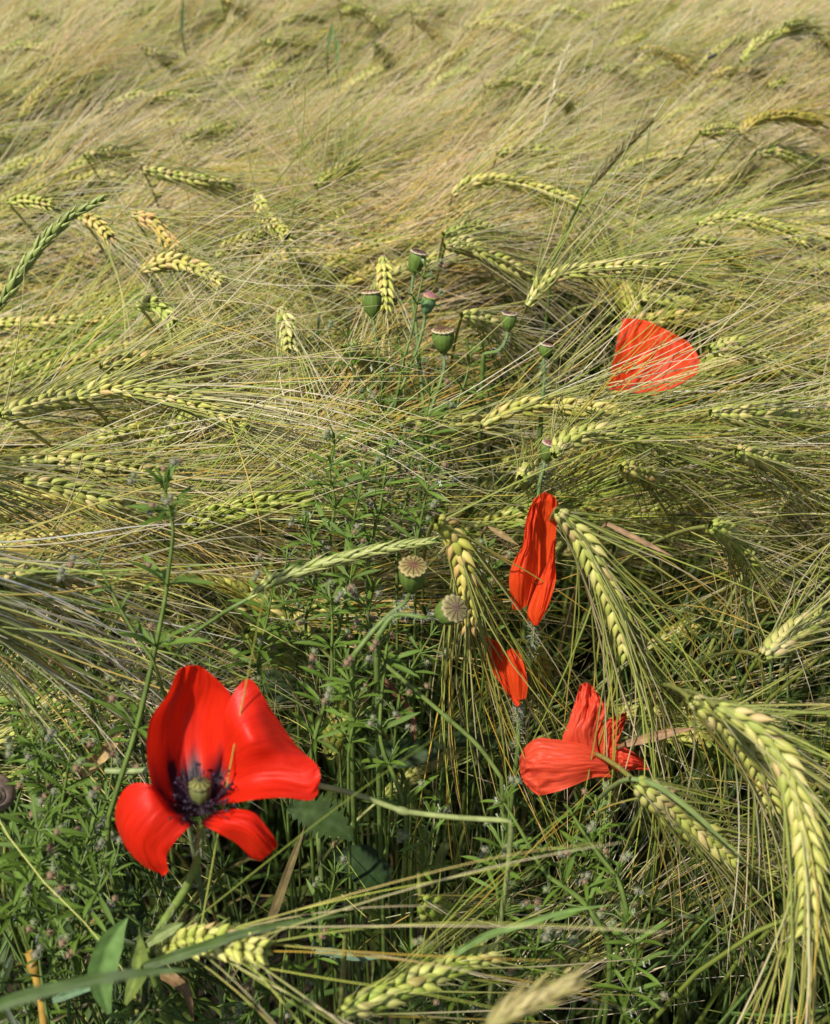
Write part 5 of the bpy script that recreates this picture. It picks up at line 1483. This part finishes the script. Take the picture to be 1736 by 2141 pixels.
stalk([(665, 1740), (672, 1850), (668, 1960), (660, 2080)], .68, 6, "dim straight stalk in the dark below the lobed leaf", (.12, .16, .04), 6, nodes=(.6,))
stalk([(1395, 205), (1378, 230), (1360, 258)], 1.03, 2.2, "fine stem tip above the dark foxtail spike", (.32, .32, .14), 7)

# ------------------------------------------------------------------ snail and fly
def snail():
    c = px(-9, 1662, .57)
    mb = MB()
    turns, n, S = 3.2, 80, 12
    V, C = [], []
    ax = nrm(np.array((.35, -.65, .55))); a1 = nrm(np.cross(ax, (0, 0, 1.))); a2 = np.cross(ax, a1)
    for i in range(n):
        t = i / (n - 1); th = t * turns * 2 * math.pi
        R = .0012 + .0068 * t ** 1.6; r = .0008 + .0044 * t ** 1.4
        ctr = c + (math.cos(th) * a1 + math.sin(th) * a2) * R + ax * (.007 * (1 - t))
        rd = math.cos(th) * a1 + math.sin(th) * a2
        for k in range(S):
            a = 2 * math.pi * k / S
            V.append(ctr + (rd * math.cos(a) + ax * math.sin(a)) * r)
            band = 1.0 if k not in (2, 3) else .45
            C.append(rgba((.24 * band, .17 * band, .125 * band), 1 + .28 * math.sin(i * 1.9) * math.sin(i * .37)))
    idx = np.arange(n * S).reshape(n, S)
    q = np.stack([idx[:-1], np.roll(idx, -1, 1)[:-1], np.roll(idx, -1, 1)[1:], idx[1:]], -1).reshape(-1, 4)
    mb.add(np.array(V), [q], np.array(C))
    lip = V[-S:]
    mb.add(np.array(lip + [np.mean(lip, axis=0)]), [np.array([(k, (k + 1) % S, S) for k in range(S)])], rgba((.05, .035, .03)))
    root = thing("snail_shell", c, "grey-brown snail shell among the cleavers at the left edge", "snail shell")
    part("whorls", mb.mesh("whorls", M_SHELL), root, None, c)
    # the plant stem the shell is stuck to
    g = np.array((c[0], c[1] + .02, 0))
    P = bez(c - np.array((0, 0, .006)), c - np.array((0, 0, .1)), g + np.array((0, 0, .2)), g, 14)
    r2 = thing("plant_stalk", g, "hidden green stalk carrying the snail shell", "stalk")
    V, F, C = tubes(P[None], np.full((1, 14), .0013), 5, np.tile(rgba((.1, .16, .04)), (14, 1))[None])
    part("stem", mesh_from("stem", V, F, C, M_WSTEM), r2, None, g)
snail()
def fly():
    c = px(1491, 117, 1.28)
    root = thing("fly", c, "tiny dark fly above the straw-coloured ears at upper right", "fly")
    def blob(o, r, col):
        V, F, C, _ = lathe([(r * math.sin(th) + 1e-5, -r * 1.4 * math.cos(th)) for th in np.linspace(0, math.pi, 7)], 8, o, np.array((.8, .3, .35)), lambda j, a: rgba(col))
        return V, F, C
    mb = MB()
    mb.add(*blob(c, .0022, (.02, .015, .012))); mb.add(*blob(c + np.array((.0028, .001, .0012)), .0016, (.03, .02, .015))); mb.add(*blob(c - np.array((.0034, .0012, .0012)), .0022, (.02, .015, .012)))
    part("body", mb.mesh("body", M_FLY), root, None, c)
    for s in (-1, 1):
        p = np.array([c + np.array((0, 0, .002)), c + np.array((-.004, s * .002, .0045)), c + np.array((-.008, s * .0035, .004)), c + np.array((-.0045, s * .0012, .0025))])
        part("wing", mesh_from("wing", p, [np.array(((0, 1, 2, 3),))], np.tile(rgba((.25, .22, .18)), (4, 1)), M_FLY), root, None, c)
        for k in (-1, 0, 1):
            q = np.array([[c, c + np.array((k * .002, s * .0035, .0008)), c + np.array((k * .0035, s * .005, -.0035))]])
            V, F, C = tubes(q, np.full((1, 3), .00025), 3, np.tile(rgba((.02, .015, .012)), (1, 3, 1)))
            part("leg", mesh_from("leg", V, F, C, M_FLY), root, None, c)
fly()
print("OBJECTS", len(SC.objects))
for r, ln, D in BARLEY:
    if ln > .13 or ln < .05: print("EAR", round(ln, 3), D, r['label'][:50])
